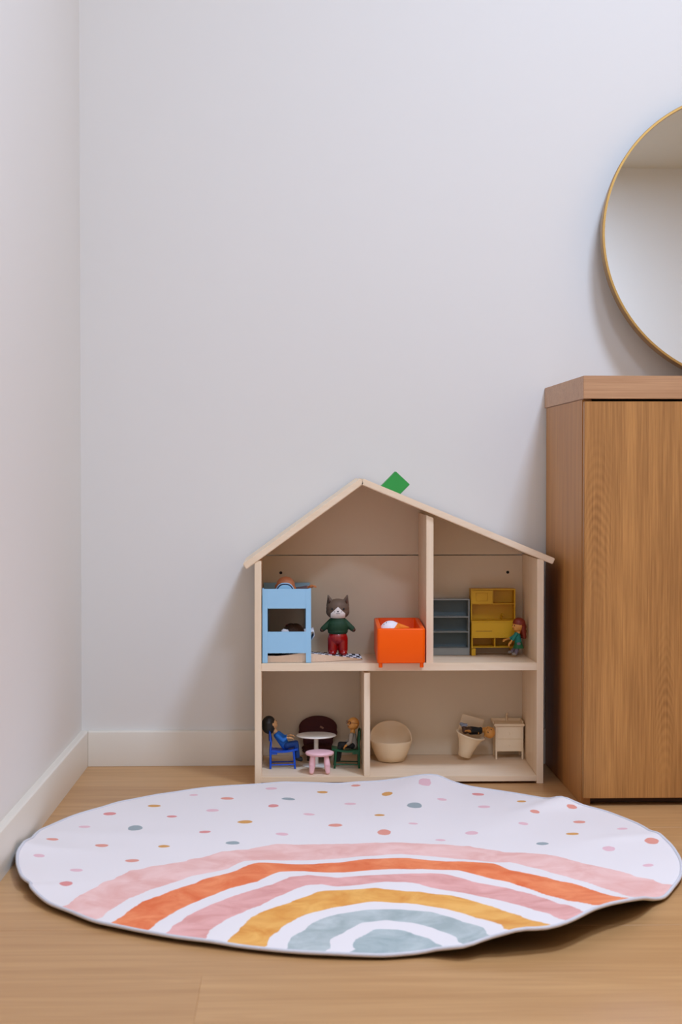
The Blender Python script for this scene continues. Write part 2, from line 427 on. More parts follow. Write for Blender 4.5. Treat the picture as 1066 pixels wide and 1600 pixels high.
# ------------------------------------------------------------------ green block on the roof
D = 3.2
pts = [at(618, 736.5, D), at(640, 757, D), at(624.5, 772.5, D), at(595, 760, D)]
t = link('toy_block', add_prism(BM(), [(p.x, p.z) for p in pts], D - .018, D + .018, .0008), M['green_block'], None, 35)
group_(t, 'bright green wooden toy block perched tilted on the doll house roof', 'toy block')
# ------------------------------------------------------------------ rug
RIM = [(-3.0967, 0.4531, 0.022), (-3.0256, 0.4601, 0.016), (-2.9285, 0.4612, 0.012), (-2.8154, 0.4643, 0.012), (-2.6993, 0.4713, 0.012), (-2.6268, 0.468, 0.01), (-2.6052, 0.4785, 0.014), (-2.5249, 0.4819, 0.008), (-2.4486, 0.488, 0.006), (-2.3357, 0.4912, 0.005), (-2.2146, 0.502, 0.004), (-2.1074, 0.5036, 0.004), (-1.9711, 0.5129, 0.004), (-1.8635, 0.5185, 0.004), (-1.7492, 0.5306, 0.003), (-1.6589, 0.542, 0.003), (-1.5739, 0.5493, 0.003), (-1.4643, 0.5589, 0.002), (-1.3713, 0.5559, 0.003), (-1.337, 0.5592, 0.008), (-1.3279, 0.5793, 0.0124), (-1.2999, 0.5794, 0.0111), (-1.2908, 0.5868, 0.0165), (-1.2402, 0.5682, 0.0165), (-1.2186, 0.5862, 0.0246), (-1.1712, 0.5838, 0.0287), (-1.1559, 0.5912, 0.0287), (-1.1211, 0.588, 0.0246), (-1.0986, 0.5959, 0.0287), (-1.0448, 0.5867, 0.03), (-0.9603, 0.5685, 0.0314), (-0.8926, 0.5607, 0.03), (-0.8083, 0.5603, 0.0273), (-0.741, 0.5558, 0.0219), (-0.636, 0.5404, 0.006), (-0.5902, 0.5449, 0.003), (-0.4718, 0.5391, 0.003), (-0.3644, 0.5389, 0.006), (-0.2632, 0.5355, 0.008), (-0.1257, 0.5317, 0.008), (0.0371, 0.5302, 0.01), (0.0894, 0.5281, 0.014), (0.1693, 0.5276, 0.008), (0.3498, 0.5422, 0.004), (0.5015, 0.5496, 0.004), (0.5836, 0.5416, 0.006), (0.6059, 0.5304, 0.012), (0.6342, 0.5253, 0.018), (0.6785, 0.5245, 0.014), (0.7479, 0.5463, 0.004), (0.8578, 0.5533, 0.003), (0.967, 0.5547, 0.004), (1.0421, 0.5473, 0.007), (1.1083, 0.5433, 0.014), (1.1641, 0.5523, 0.022), (1.225, 0.5497, 0.018), (1.3045, 0.5556, 0.01), (1.3794, 0.5432, 0.006), (1.5012, 0.5284, 0.004), (1.6078, 0.5356, 0.004), (1.6939, 0.5472, 0.004), (1.7841, 0.5401, 0.003), (1.9345, 0.5328, 0.005), (2.0164, 0.532, 0.004), (2.107, 0.5239, 0.003), (2.2311, 0.5139, 0.004), (2.3456, 0.4999, 0.006), (2.4414, 0.4872, 0.006), (2.5878, 0.487, 0.004), (2.7821, 0.4744, 0.004), (3.0195, 0.4562, 0.01)]
BANDS = [
[(0.7, 0.5281), (0.861, 0.5421), (1.021, 0.5708), (1.105, 0.5955), (1.216, 0.5905), (1.311, 0.6106), (1.454, 0.6013), (1.647, 0.6206), (1.751, 0.6265), (1.819, 0.6235), (1.887, 0.6005), (1.956, 0.6033), (1.998, 0.587), (2.052, 0.5852), (2.119, 0.5707), (2.244, 0.5686), (2.34, 0.5353), (2.485, 0.5099), (2.619, 0.487)],
[(0.627, 0.4173), (0.953, 0.4725), (1.172, 0.5241), (1.219, 0.5113), (1.323, 0.5052), (1.487, 0.5312), (1.667, 0.5224), (1.767, 0.5192), (1.839, 0.5207), (1.937, 0.5309), (2.014, 0.4968), (2.233, 0.4708), (2.411, 0.4459), (2.67, 0.4106)],
[(0.573, 0.3748), (0.867, 0.4405), (1.028, 0.4615), (1.144, 0.4744), (1.206, 0.505), (1.347, 0.4863), (1.467, 0.5029), (1.59, 0.5064), (1.674, 0.498), (1.802, 0.4943), (1.907, 0.5117), (1.955, 0.5001), (2.024, 0.4735), (2.161, 0.4509), (2.294, 0.4322), (2.448, 0.4171), (2.69, 0.385)],
[(0.48, 0.2963), (0.708, 0.3208), (0.908, 0.3595), (1.091, 0.4044), (1.15, 0.4113), (1.296, 0.4433), (1.438, 0.4325), (1.547, 0.4341), (1.694, 0.4316), (1.8, 0.4494), (1.882, 0.4487), (2.0, 0.4052), (2.167, 0.3866), (2.306, 0.3657), (2.463, 0.3504), (2.51, 0.3439), (2.73, 0.3254)],
[(0.396, 0.2648), (0.693, 0.2989), (0.93, 0.3507), (1.083, 0.3752), (1.19, 0.3856), (1.341, 0.4193), (1.493, 0.404), (1.706, 0.4017), (1.802, 0.4259), (1.873, 0.4153), (1.97, 0.3797), (2.091, 0.3636), (2.263, 0.3432), (2.464, 0.3242), (2.726, 0.2998)],
[(0.358, 0.2232), (0.7, 0.2507), (0.971, 0.2905), (1.165, 0.313), (1.354, 0.3327), (1.459, 0.3568), (1.534, 0.3593), (1.687, 0.3487), (1.732, 0.3477), (1.787, 0.3631), (1.851, 0.3624), (1.99, 0.3248), (2.159, 0.292), (2.335, 0.2768), (2.564, 0.2584), (2.799, 0.2405)],
[(0.264, 0.2024), (0.589, 0.209), (0.857, 0.2385), (1.225, 0.2978), (1.49, 0.3169), (1.584, 0.3309), (1.742, 0.3303), (1.812, 0.3287), (2.014, 0.2866), (2.207, 0.269), (2.577, 0.2237), (2.806, 0.2127)],
[(0.31, 0.1453), (0.891, 0.1815), (1.188, 0.2204), (1.44, 0.2482), (1.613, 0.2591), (1.814, 0.2444), (2.068, 0.2193), (2.415, 0.1818), (2.811, 0.1589)],
[(0.309, 0.1222), (0.908, 0.1556), (1.266, 0.2009), (1.502, 0.217), (1.694, 0.2216), (1.86, 0.2101), (2.004, 0.1941), (2.264, 0.1645), (2.816, 0.1332)],
[(0.336, 0.0851), (0.989, 0.1135), (1.329, 0.1495), (1.56, 0.1672), (1.756, 0.1624), (2.048, 0.1243), (2.659, 0.0837)],
[(0.639, 0.0666), (1.19, 0.0955), (1.466, 0.1237), (1.692, 0.126), (1.902, 0.101), (2.487, 0.0556)],
]
DOTS = [(-0.3673, 2.594, 0.01, 1.0, 'salmon'), (-0.369, 2.4651, 0.0085, 1.0, 'pink'), (-0.3309, 2.7027, 0.0094, 1.0, 'pink'), (-0.301, 2.8012, 0.0108, 1.0, 'rose'), (-0.2482, 2.6931, 0.0114, 2, 'blue'), (-0.2312, 2.8688, 0.011, 1.0, 'ochre'), (-0.2875, 2.5643, 0.0099, 1.3, 'salmon'), (-0.1918, 2.5611, 0.0089, 1.0, 'ochre'), (-0.2321, 2.4663, 0.0104, 1.0, 'salmon'), (-0.305, 2.392, 0.0092, 1.0, 'pink'), (-0.3087, 2.3096, 0.0089, 1.5, 'rose'), (-0.1945, 2.7845, 0.0086, 1.0, 'rose'), (-0.1682, 2.9634, 0.008, 1.0, 'pink'), (-0.1077, 2.9305, 0.0113, 1.0, 'salmon'), (-0.1292, 2.8331, 0.0109, 1.0, 'pink'), (-0.0709, 2.73, 0.0126, 1.0, 'ochre'), (-0.1334, 2.6547, 0.0092, 1.0, 'rose'), (-0.0858, 2.5756, 0.0109, 1.0, 'blue'), (-0.0306, 3.02, 0.0105, 1.0, 'pink'), (0.0008, 2.921, 0.0112, 1.0, 'blue'), (-0.0257, 2.8576, 0.0093, 1.5, 'rose'), (0.062, 2.9883, 0.0098, 1.0, 'ochre'), (0.0353, 2.798, 0.0097, 1.0, 'pink'), (-0.0095, 2.6413, 0.0102, 1.0, 'pink'), (0.0772, 2.7104, 0.0115, 1.0, 'salmon'), (0.124, 3.0364, 0.0088, 1.0, 'salmon'), (0.1769, 2.9568, 0.0097, 1.6, 'ochre'), (0.2478, 2.9966, 0.0115, 2.2, 'pink'), (0.1091, 2.8898, 0.01, 1.0, 'pink'), (0.218, 2.8498, 0.0121, 1.7, 'blue'), (0.2701, 2.8992, 0.0084, 1.0, 'pink'), (0.1536, 2.7838, 0.0091, 1.0, 'ochre'), (0.1532, 2.6455, 0.0112, 1.8, 'salmon'), (0.2053, 2.7112, 0.0083, 0.6, 'pink'), (0.2396, 2.5921, 0.008, 1.0, 'pink'), (0.3391, 2.9507, 0.0108, 1.0, 'rose'), (0.3378, 2.8427, 0.0109, 1.0, 'pink'), (0.2939, 2.6457, 0.0102, 1.3, 'pink'), (0.4084, 2.8879, 0.0083, 1.0, 'ochre'), (0.4153, 2.7763, 0.0085, 1.0, 'salmon'), (0.3855, 2.703, 0.0083, 1.0, 'pink'), (0.4848, 2.8153, 0.0087, 1.0, 'salmon'), (0.4809, 2.7179, 0.0105, 1.0, 'salmon'), (0.4536, 2.6274, 0.0101, 1.0, 'ochre'), (0.3957, 2.564, 0.0099, 1.0, 'blue'), (0.5381, 2.6492, 0.0092, 1.0, 'pink'), (0.5628, 2.5446, 0.0108, 1.6, 'salmon'), (0.4902, 2.5146, 0.0097, 1.4, 'pink'), (0.526, 2.4031, 0.0083, 1.0, 'pink')]

RUG_C = (.055, 2.53); RB_C = (.125, 1.965)
def interp(x, xs, ys):
    if x <= xs[0]: return ys[0]
    if x >= xs[-1]: return ys[-1]
    lo, hi = 0, len(xs) - 1
    while hi - lo > 1:
        mid = (lo + hi) // 2
        if xs[mid] <= x: lo = mid
        else: hi = mid
    f = (x - xs[lo]) / (xs[hi] - xs[lo]); return ys[lo] + f * (ys[hi] - ys[lo])
TP = 2 * math.pi
rt_ = [r[0] for r in RIM]
RT = [v - TP for v in rt_[-6:]] + rt_ + [v + TP for v in rt_[:6]]
def ext(k):
    q = [r[k] for r in RIM]; return q[-6:] + q + q[:6]
RRAD, RHGT = ext(1), ext(2)
NT, NR = 540, 170
radii = [interp(-math.pi + TP * i / NT, RT, RRAD) for i in range(NT)]
hts = [interp(-math.pi + TP * i / NT, RT, RHGT) for i in range(NT)]
def smooth(a, n):
    for _ in range(n): a = [(a[i - 1] + 2 * a[i] + a[(i + 1) % len(a)]) / 4 for i in range(len(a))]
    return a
radii = smooth(radii, 4); hts = smooth(hts, 4); hts_in = smooth(hts, 60)
from mathutils import noise as mnoise
def rug_h(x, y):
    dx, dy = x - RUG_C[0], y - RUG_C[1]; th = math.atan2(dy, dx); k = (th + math.pi) / TP * NT; i = int(k) % NT; f = k - int(k)
    rr = radii[i] * (1 - f) + radii[(i + 1) % NT] * f
    h0 = hts[i] * (1 - f) + hts[(i + 1) % NT] * f; h1 = hts_in[i] * (1 - f) + hts_in[(i + 1) % NT] * f
    tt = min(1, math.hypot(dx, dy) / rr); s = max(0, (tt - .5) / .5) ** 2; b_ = max(0, min(1, (tt - .6) / .35)); b_ = b_ * b_ * (3 - 2 * b_)
    z = .0045 + s * (h1 * (1 - b_) + h0 * b_)
    # soft fold lines and puckers of an unrolled rug
    p = Vector((x * 7 + 3.1, y * 3.2, 0)); z += .0044 * (1 - tt ** 3) * (mnoise.noise(p) + .3)
    p = Vector((x * 22, y * 13 + 7, .4)); z += .0007 * mnoise.noise(p)
    for (ax, ay, bx, by, wd, am) in FOLDS:
        ex, ey = bx - ax, by - ay; L2 = ex * ex + ey * ey; u = max(0, min(1, ((x - ax) * ex + (y - ay) * ey) / L2))
        d2 = (x - ax - u * ex) ** 2 + (y - ay - u * ey) ** 2
        z += am * math.exp(-d2 / (2 * wd * wd)) * (.25 + .75 * math.sin(math.pi * min(1, u + .15)))
    return max(z, .0032)
FOLDS = [(.25, 3.03, .16, 2.55, .03, .004), (.46, 2.84, .28, 2.6, .02, .0035), (-.38, 2.66, -.1, 2.62, .03, .003),
         (-.2, 2.45, -.06, 2.28, .02, .0025), (.35, 2.3, .2, 2.55, .025, .003), (-.02, 2.95, .0, 2.7, .03, .003), (.54, 2.6, .4, 2.5, .02, .002)]
BA = [([p[0] for p in b_], [p[1] for p in b_]) for b_ in BANDS]
def band_value(x, y):
    dx, dy = x - RB_C[0], y - RB_C[1]; a = math.atan2(dy, dx); 
    if a < -1.2: a += TP
    r = math.hypot(dx, dy); rs = [interp(a, *q) for q in BA]
    if r >= rs[0]: return -min(1., (r - rs[0]) / .03)
    for i in range(10):
        if rs[i + 1] <= r: return i + (rs[i] - r) / max(1e-5, rs[i] - rs[i + 1])
    return 10 + min(.95, (rs[10] - r) / max(.001, rs[10]))
DC = {'salmon': (222, 146, 128), 'rose': (218, 138, 134), 'pink': (226, 182, 188), 'ochre': (210, 150, 76), 'blue': (148, 160, 162)}
def dot_value(x, y):
    best = 9; col = 'pink'
    for dx, dy, r, k, c in DOTS:
        ax, ay = (x - dx) / r, (y - dy) / (r * max(k, .8))
        if abs(ax) < 2.6 and abs(ay) < 2.6:
            q = math.hypot(ax, ay)
            if q < best: best = q; col = c
    return min(2., best), col
verts = [(RUG_C[0], RUG_C[1], rug_h(*RUG_C))]
for j in range(1, NR + 1):
    tt = (j / NR) ** .85
    for i in range(NT):
        a = -math.pi + TP * i / NT; x = RUG_C[0] + math.cos(a) * radii[i] * tt; y = RUG_C[1] + math.sin(a) * radii[i] * tt
        verts.append((x, y, rug_h(x, y)))
faces = [(0, 1 + i, 1 + (i + 1) % NT) for i in range(NT)]
for j in range(NR - 1):
    a = 1 + j * NT; b_ = a + NT
    faces += [(a + i, b_ + i, b_ + (i + 1) % NT, a + (i + 1) % NT) for i in range(NT)]
t = thing('play_rug', 'round white play rug printed with a rainbow and pastel dots on the floor', 'rug', (RUG_C[0], RUG_C[1], 0), world=False)
def local(vs, dz=0): return [(x - RUG_C[0], y - RUG_C[1], z + dz) for x, y, z in vs]
me = bpy.data.meshes.new('rug_top'); me.from_pydata(local(verts), [], faces)
ab = me.attributes.new('band', 'FLOAT', 'POINT'); ad = me.attributes.new('dotd', 'FLOAT', 'POINT'); ac = me.attributes.new('dotc', 'FLOAT_COLOR', 'POINT')
bv = []; dv = []; cv = []
for x, y, z in verts:
    bv.append(band_value(x, y)); q, c = dot_value(x, y); dv.append(q); cv += list(srgb(DC[c]))
ab.data.foreach_set('value', bv); ad.data.foreach_set('value', dv); ac.data.foreach_set('color', cv)
m, nt, b = newmat('rug_print')
A = N(nt, 'ShaderNodeAttribute', attribute_name='band'); A2 = N(nt, 'ShaderNodeAttribute', attribute_name='dotd'); A3 = N(nt, 'ShaderNodeAttribute', attribute_name='dotc')
tc = N(nt, 'ShaderNodeTexCoord')
nz = N(nt, 'ShaderNodeTexNoise'); nz.inputs['Scale'].default_value = 28; nz.inputs['Detail'].default_value = 3; nt.links.new(tc.outputs['Object'], nz.inputs['Vector'])
wb = N(nt, 'ShaderNodeMath', operation='MULTIPLY_ADD'); wb.inputs[1].default_value = .24; nt.links.new(nz.outputs['Fac'], wb.inputs[0])
sh = N(nt, 'ShaderNodeMath', operation='ADD'); sh.inputs[1].default_value = -.12 + 1; nt.links.new(A.outputs['Fac'], sh.inputs[0]); nt.links.new(sh.outputs[0], wb.inputs[2])
dv12 = N(nt, 'ShaderNodeMath', operation='DIVIDE'); dv12.inputs[1].default_value = 12; nt.links.new(wb.outputs[0], dv12.inputs[0])
def ramp(cols):
    r = N(nt, 'ShaderNodeValToRGB'); r.color_ramp.interpolation = 'CONSTANT'
    el = r.color_ramp.elements
    el[0].position = 0; el[0].color = srgb(cols[0]); el[1].position = 1 / 12; el[1].color = srgb(cols[1])
    for k in range(2, len(cols)):
        e = el.new(k / 12); e.color = srgb(cols[k])
    nt.links.new(dv12.outputs[0], r.inputs['Fac']); return r
WH = (230, 222, 220)
#        field     pink1            gap orange           gap pink2            gap yellow           gap blue            gap blob
c_lo = [WH, (226, 170, 160), WH, (222, 102, 48), WH, (214, 148, 140), WH, (216, 140, 50), WH, (156, 168, 166), WH, (146, 162, 162)]
c_hi = [WH, (238, 196, 188), WH, (240, 140, 88), WH, (232, 174, 168), WH, (236, 176, 88), WH, (188, 196, 194), WH, (180, 190, 188)]
r1, r2 = ramp(c_lo), ramp(c_hi)
nw = N(nt, 'ShaderNodeTexNoise'); nw.inputs['Scale'].default_value = 17; nw.inputs['Detail'].default_value = 5; nw.inputs['Roughness'].default_value = .6; nw.inputs['Distortion'].default_value = .8
nt.links.new(tc.outputs['Object'], nw.inputs['Vector'])
mr = N(nt, 'ShaderNodeMapRange'); mr.inputs[1].default_value = .35; mr.inputs[2].default_value = .65; nt.links.new(nw.outputs['Fac'], mr.inputs[0])
mx = N(nt, 'ShaderNodeMix', data_type='RGBA'); nt.links.new(mr.outputs[0], mx.inputs[0]); nt.links.new(r1.outputs[0], mx.inputs[6]); nt.links.new(r2.outputs[0], mx.inputs[7])
dm = N(nt, 'ShaderNodeMapRange'); dm.inputs[1].default_value = 1.06; dm.inputs[2].default_value = .94
ds = N(nt, 'ShaderNodeMath', operation='MULTIPLY_ADD'); ds.inputs[1].default_value = .5; ds.inputs[2].default_value = -.25
nd = N(nt, 'ShaderNodeTexNoise'); nd.inputs['Scale'].default_value = 60; nt.links.new(tc.outputs['Object'], nd.inputs['Vector']); nt.links.new(nd.outputs['Fac'], ds.inputs[0])
da = N(nt, 'ShaderNodeMath', operation='ADD'); nt.links.new(ds.outputs[0], da.inputs[0]); nt.links.new(A2.outputs['Fac'], da.inputs[1]); nt.links.new(da.outputs[0], dm.inputs[0])
mx2 = N(nt, 'ShaderNodeMix', data_type='RGBA'); nt.links.new(dm.outputs[0], mx2.inputs[0]); nt.links.new(mx.outputs[2], mx2.inputs[6]); nt.links.new(A3.outputs['Color'], mx2.inputs[7])
nt.links.new(mx2.outputs[2], b.inputs['Base Color']); b.inputs['Roughness'].default_value = .95; b.inputs['Specular IOR Level'].default_value = .2
b.inputs['Sheen Weight'].default_value = .15
nf = N(nt, 'ShaderNodeTexNoise'); nf.inputs['Scale'].default_value = 900; nt.links.new(tc.outputs['Object'], nf.inputs['Vector'])
bp = N(nt, 'ShaderNodeBump'); bp.inputs['Strength'].default_value = .25; bp.inputs['Distance'].default_value = .0008; nt.links.new(nf.outputs['Fac'], bp.inputs['Height']); nt.links.new(bp.outputs[0], b.inputs['Normal'])
me.materials.append(m); me.polygons.foreach_set('use_smooth', [True] * len(me.polygons))
o = bpy.data.objects.new('rug_top', me); COL.objects.link(o); o.parent = t
# underside sheet just below the print, blackened as shade under the lifted edge
me2 = bpy.data.meshes.new('rug_shade_backing'); bstep = 5
vb = [(RUG_C[0], RUG_C[1], rug_h(*RUG_C))]; js = list(range(8, NR + 1, 9)); js = js if js[-1] == NR else js + [NR]
for j in js:
    tt = (j / NR) ** .85
    for i in range(0, NT, 3):
        vb.append(verts[1 + (j - 1) * NT + i])
n3 = NT // 3; fb = [(0, 1 + (i + 1) % n3, 1 + i) for i in range(n3)]
for k in range(len(js) - 1):
    a = 1 + k * n3; b_ = a + n3; fb += [(a + i, a + (i + 1) % n3, b_ + (i + 1) % n3, b_ + i) for i in range(n3)]
me2.from_pydata([(x, y, z) for x, y, z in local(vb, -.0028)], [], fb); me2.materials.append(M['rug_back'])
me2.polygons.foreach_set('use_smooth', [True] * len(me2.polygons))
o = bpy.data.objects.new('rug_shade_backing', me2); COL.objects.link(o); o.parent = t
rim = local(verts[1 + (NR - 1) * NT:][::2], -.0006)
link('edge_binding', add_tube(BM(), rim, .0026, 8, True), M['rug_edge'], t, 180)
# ------------------------------------------------------------------ blue bunk bed
YB0, YB1 = 3.101, 3.282
x0, x1, z0, z1 = -.0478, .0432, .2275, .3655
t = thing('toy_bunk_bed', 'light blue toy bunk bed seen end on, at the left of the upper floor', 'toy furniture', ((x0 + x1) / 2, (YB0 + YB1) / 2, z0 - .002))
def end_panel(ya, yb, dz, low=.2855):
    b_ = BM(); W = .0098
    add_box(b_, x0, x0 + W, ya, yb, z0 + dz, z1, bev=.0003, seg=1)
    add_box(b_, x1 - W, x1, ya, yb, z0 + dz, z1, bev=.0003, seg=1)
    add_box(b_, x0 + W - .0002, x1 - W + .0002, ya, yb, .3290, z1, bev=.0003, seg=1)
    add_box(b_, x0 + W - .0002, x1 - W + .0002, ya, yb, .2455, low, bev=.0003, seg=1)
    b2 = link('end_panel', b_, M['bed_blue'], t, 0); return b2
end_panel(YB0, YB0 + .004, 0); end_panel(YB1 - .004, YB1, -.003, .262)
for xa in (x0, x1 - .003):
    box('side_rail', M['bed_blue'], (xa, xa + .003, YB0 + .004, YB1 - .004, .249, .2800), t, .0003)
    box('side_rail', M['bed_blue'], (xa, xa + .003, YB0 + .004, YB1 - .004, .318, .352), t, .0003)
    box('post_rail', M['bed_blue'], (xa, xa + .003, YB0 + .004, YB0 + .014, .2800, .3665), t, .0003)
box('bed_board', M['brown_board'], (x0 + .003, x1 - .003, YB0 + .004, YB1 - .004, .252, .2555), t, .0003)
box('bed_board', M['brown_board'], (x0 + .003, x1 - .003, YB0 + .004, YB1 - .004, .334, .3375), t, .0003)
box('mattress', M['beige_cloth'], (x0 + .006, x1 - .006, YB0 + .006, YB1 - .006, .3377, .3445), t, .002)

# ------------------------------------------------------------------ dolls
def hand(bm, w_, d, side, r):
    """palm, four bent fingers of unequal length and a thumb from the side of the palm"""
    d = Vector(d).normalized(); up = Vector((0, 0, 1)); s = d.cross(up)
    if s.length < .1: s = Vector((1, 0, 0))
    s.normalize(); n = s.cross(d); w_ = Vector(w_); c = w_ + d * r * 1.0
    m3 = Matrix((s, d, n)).transposed()
    add_ell(bm, c, (r * .95, r * 1.15, r * .6), m3, 14, 10)
    for k, L in ((-1.5, 1.0), (-.5, 1.25), (.5, 1.3), (1.5, 1.0)):
        a = c + s * k * r * .42 + d * r * .8; b1 = a + d * r * .6 * L - n * r * .15; b2 = b1 + (d * .5 - n * .8) * r * .55 * L
        add_caps(bm, a, b1, r * .24, r * .22); add_caps(bm, b1, b2, r * .22, r * .19)
    a = c + s * side * r * .7 - d * r * .2; b1 = a + (s * side * .75 + d * .7) * r * .8
    add_caps(bm, a, b1, r * .3, r * .23)
def V(*a): return Vector(a)
def doll(label, P, grp=None, name='toy_doll'):
    """P: head, hr, face, chest, pelvis, sh/el/wr/hip/kn/an (L,R pairs), colours"""
    lowest = min([P['pelvis'].z] + [q.z for q in P['an']])
    t = thing(name, label, 'doll', (P['pelvis'].x, P['pelvis'].y, lowest - P.get('foot', .004)), grp=grp)
    h, r = P['head'], P['hr']; f = P['face'].normalized(); upv = P.get('up', V(0, 0, 1))
    s = f.cross(upv).normalized(); u = s.cross(f).normalized(); m3 = Matrix((s, f, u)).transposed()
    k = P.get('k', r / .012)
    def hp(a, b_, c): return h + (s * a + f * b_ + u * c) * r
    bm = BM()
    add_ell(bm, h, (r * .93, r * .97, r), m3); add_ell(bm, hp(0, .35, -.35), (r * .68, r * .62, r * .6), m3)
    add_ell(bm, hp(0, .98, -.08), (r * .13, r * .17, r * .16), m3, 10, 8)
    for q in (-1, 1): add_ell(bm, hp(q * .93, -.02, -.08), (r * .12, r * .2, r * .27), m3, 10, 8)
    neck = h - u * r * .8; add_caps(bm, neck, P['chest'] + (neck - P['chest']) * .5, r * .36, r * .42)
    add_caps(bm, P['chest'], P['pelvis'], .0066 * k, .0066 * k)
    for i in (0, 1):
        add_caps(bm, P['sh'][i], P['el'][i], .0031 * k, .0026 * k); add_caps(bm, P['el'][i], P['wr'][i], .0026 * k, .0021 * k)
        hd = P['hd'][i] if 'hd' in P else P['wr'][i] - P['el'][i]
        hand(bm, P['wr'][i], hd, 1 if i else -1, P.get('hand', .0031) * k)
        add_caps(bm, P['hip'][i], P['kn'][i], .0042 * k, .0034 * k); add_caps(bm, P['kn'][i], P['an'][i], .0033 * k, .0024 * k)
    blob('body', bm, P['skin'], t, .00055 * k, 3)
    # hair as a thick cap that leaves the face free
    if P.get('hair') is not None:
        bm = BM()
        for a, b_, c, rr in P.get('hairpts', [(0, -.22, .2, 1.0), (0, -.05, .32, .92), (0, -.45, -.25, .82)]):
            add_ell(bm, hp(a, b_, c), (r * rr, r * rr, r * rr), m3)
        for a, b_, c, a2, b2, c2, rr in P.get('locks', []):
            add_caps(bm, hp(a, b_, c), hp(a2, b2, c2), r * rr, r * rr * .75)
        blob('hair', bm, P['hair'], t, .0007, 2)
    for q in (-1, 1):
        bm = add_ell(BM(), hp(q * .34, .86, .10), (r * .1, r * .07, r * .13), m3, 12, 8); link('eye', bm, M['black'], t, 180)
    link('mouth', add_tube(BM(), [hp(-.22, .93, -.42), hp(-.1, .98, -.48), hp(0, .99, -.5), hp(.1, .98, -.48), hp(.22, .93, -.42)], r * .035, 6), P.get('lips', M['frame_red']), t, 180)
    bm = BM()
    up_ = P['chest'] * .88 + neck * .12
    add_caps(bm, up_, P['pelvis'], .0072 * k, .0082 * k); add_caps(bm, P['sh'][0], P['sh'][1], .0042 * k)
    fr = P.get('sleeve', .7)
    for i in (0, 1):
        add_caps(bm, P['sh'][i], P['el'][i], .0041 * k, .0036 * k); add_caps(bm, P['el'][i], P['el'][i].lerp(P['wr'][i], fr), .0036 * k, .0034 * k)
    blob(P.get('topname', 'shirt'), bm, P['top'], t, .0007 * k, 3)
    bm = BM(); add_caps(bm, P['hip'][0], P['hip'][1], .0062 * k); add_ell(bm, P['pelvis'], .0080 * k)
    for i in (0, 1):
        add_caps(bm, P['hip'][i], P['kn'][i], .0054 * k, .0047 * k); add_caps(bm, P['kn'][i], P['kn'][i].lerp(P['an'][i], .85), .0047 * k, .0042 * k)
    blob('trousers', bm, P['legs'], t, .0007 * k, 3)
    if 'skirt' in P:
        c = P['pelvis']; link('dress_skirt', add_lathe(BM(), [(.0075 * k, .004 * k), (.0085 * k, 0), (.012 * k, -.010 * k), (.0128 * k, -.012 * k), (.0118 * k, -.012 * k), (.0070 * k, 0)], c, 24), P['skirt'], t, 60)
    for i in (0, 1):
        td = P['toe'][i] if 'toe' in P else V(f.x, f.y, 0); td = td.normalized()
        bm = BM(); a = P['an'][i] - V(0, 0, 0) + td * -.0005; add_caps(bm, a, a + td * .0062 * k, .0036 * k, .0034 * k)
        blob('shoe', bm, P['shoes'], t, .0006 * k, 2)
    return t, hp, m3
def pair(c, d): c = Vector(c); d = Vector(d); return (c - d, c + d)

# doll asleep on the top bunk: only its head shows above the end panel
D = 3.180
doll('copper-haired doll lying on the top bunk with only its head showing', dict(
    head=V(-.0045, D, .3640), hr=.0195, k=1.15, face=V(.1, .75, .66), up=V(.05, -.7, .7), chest=V(-.003, D + .036, .3530), pelvis=V(-.002, D + .062, .3520),
    sh=(V(-.012, D + .030, .354), V(.012, D + .028, .356)), el=(V(-.022, D + .045, .353), V(.026, D + .024, .3590)), wr=(V(-.022, D + .062, .352), V(.040, D + .018, .3625)),
    hip=pair((-.002, D + .066, .352), (.005, 0, 0)), kn=pair((-.002, D + .078, .354), (.006, 0, 0)), an=pair((-.002, D + .088, .351), (.006, 0, 0)),
    skin=M['skin_red'], hair=M['hair_tan'], hairpts=[(0, -.35, .05, .96), (0, -.1, .25, .93)], top=M['purple_grey'], legs=M['purple_grey'], shoes=M['grey_shoe'], hand=.0045, toe=(V(0, .3, 1), V(0, .3, 1)), foot=.006), name='sleeping_doll')
# light-blue cushion with navy piping in front of it
t = thing('toy_pillow', 'light blue toy pillow with navy edging on the top bunk', 'pillow', (-.004, 3.125, .3445))
arc = [V(-.0255 + .040 * i / 16, 3.125, .3445) + V(0, 0, .0265 * (1 - abs(-1 + i / 8) ** 3.2)) for i in range(17)]
poly = [(p.x, p.z) for p in arc]
poly = [(-.0260, .3448)] + poly[1:-1] + [(.0150, .3448)]
link('cushion', add_prism(BM(), poly, 3.118, 3.134, .002), M['lightblue_cloth'], t, 40)
link('piping', add_tube(BM(), [V(x, 3.1375, z + .0004) for x, z in poly], .0018, 8), M['navy'], t, 180)
link('back_trim', add_tube(BM(), [V(-.0055 + (x + .0055) * 1.06, 3.141, z + .0018) for x, z in poly], .0016, 8), M['bed_blue'], t, 180)

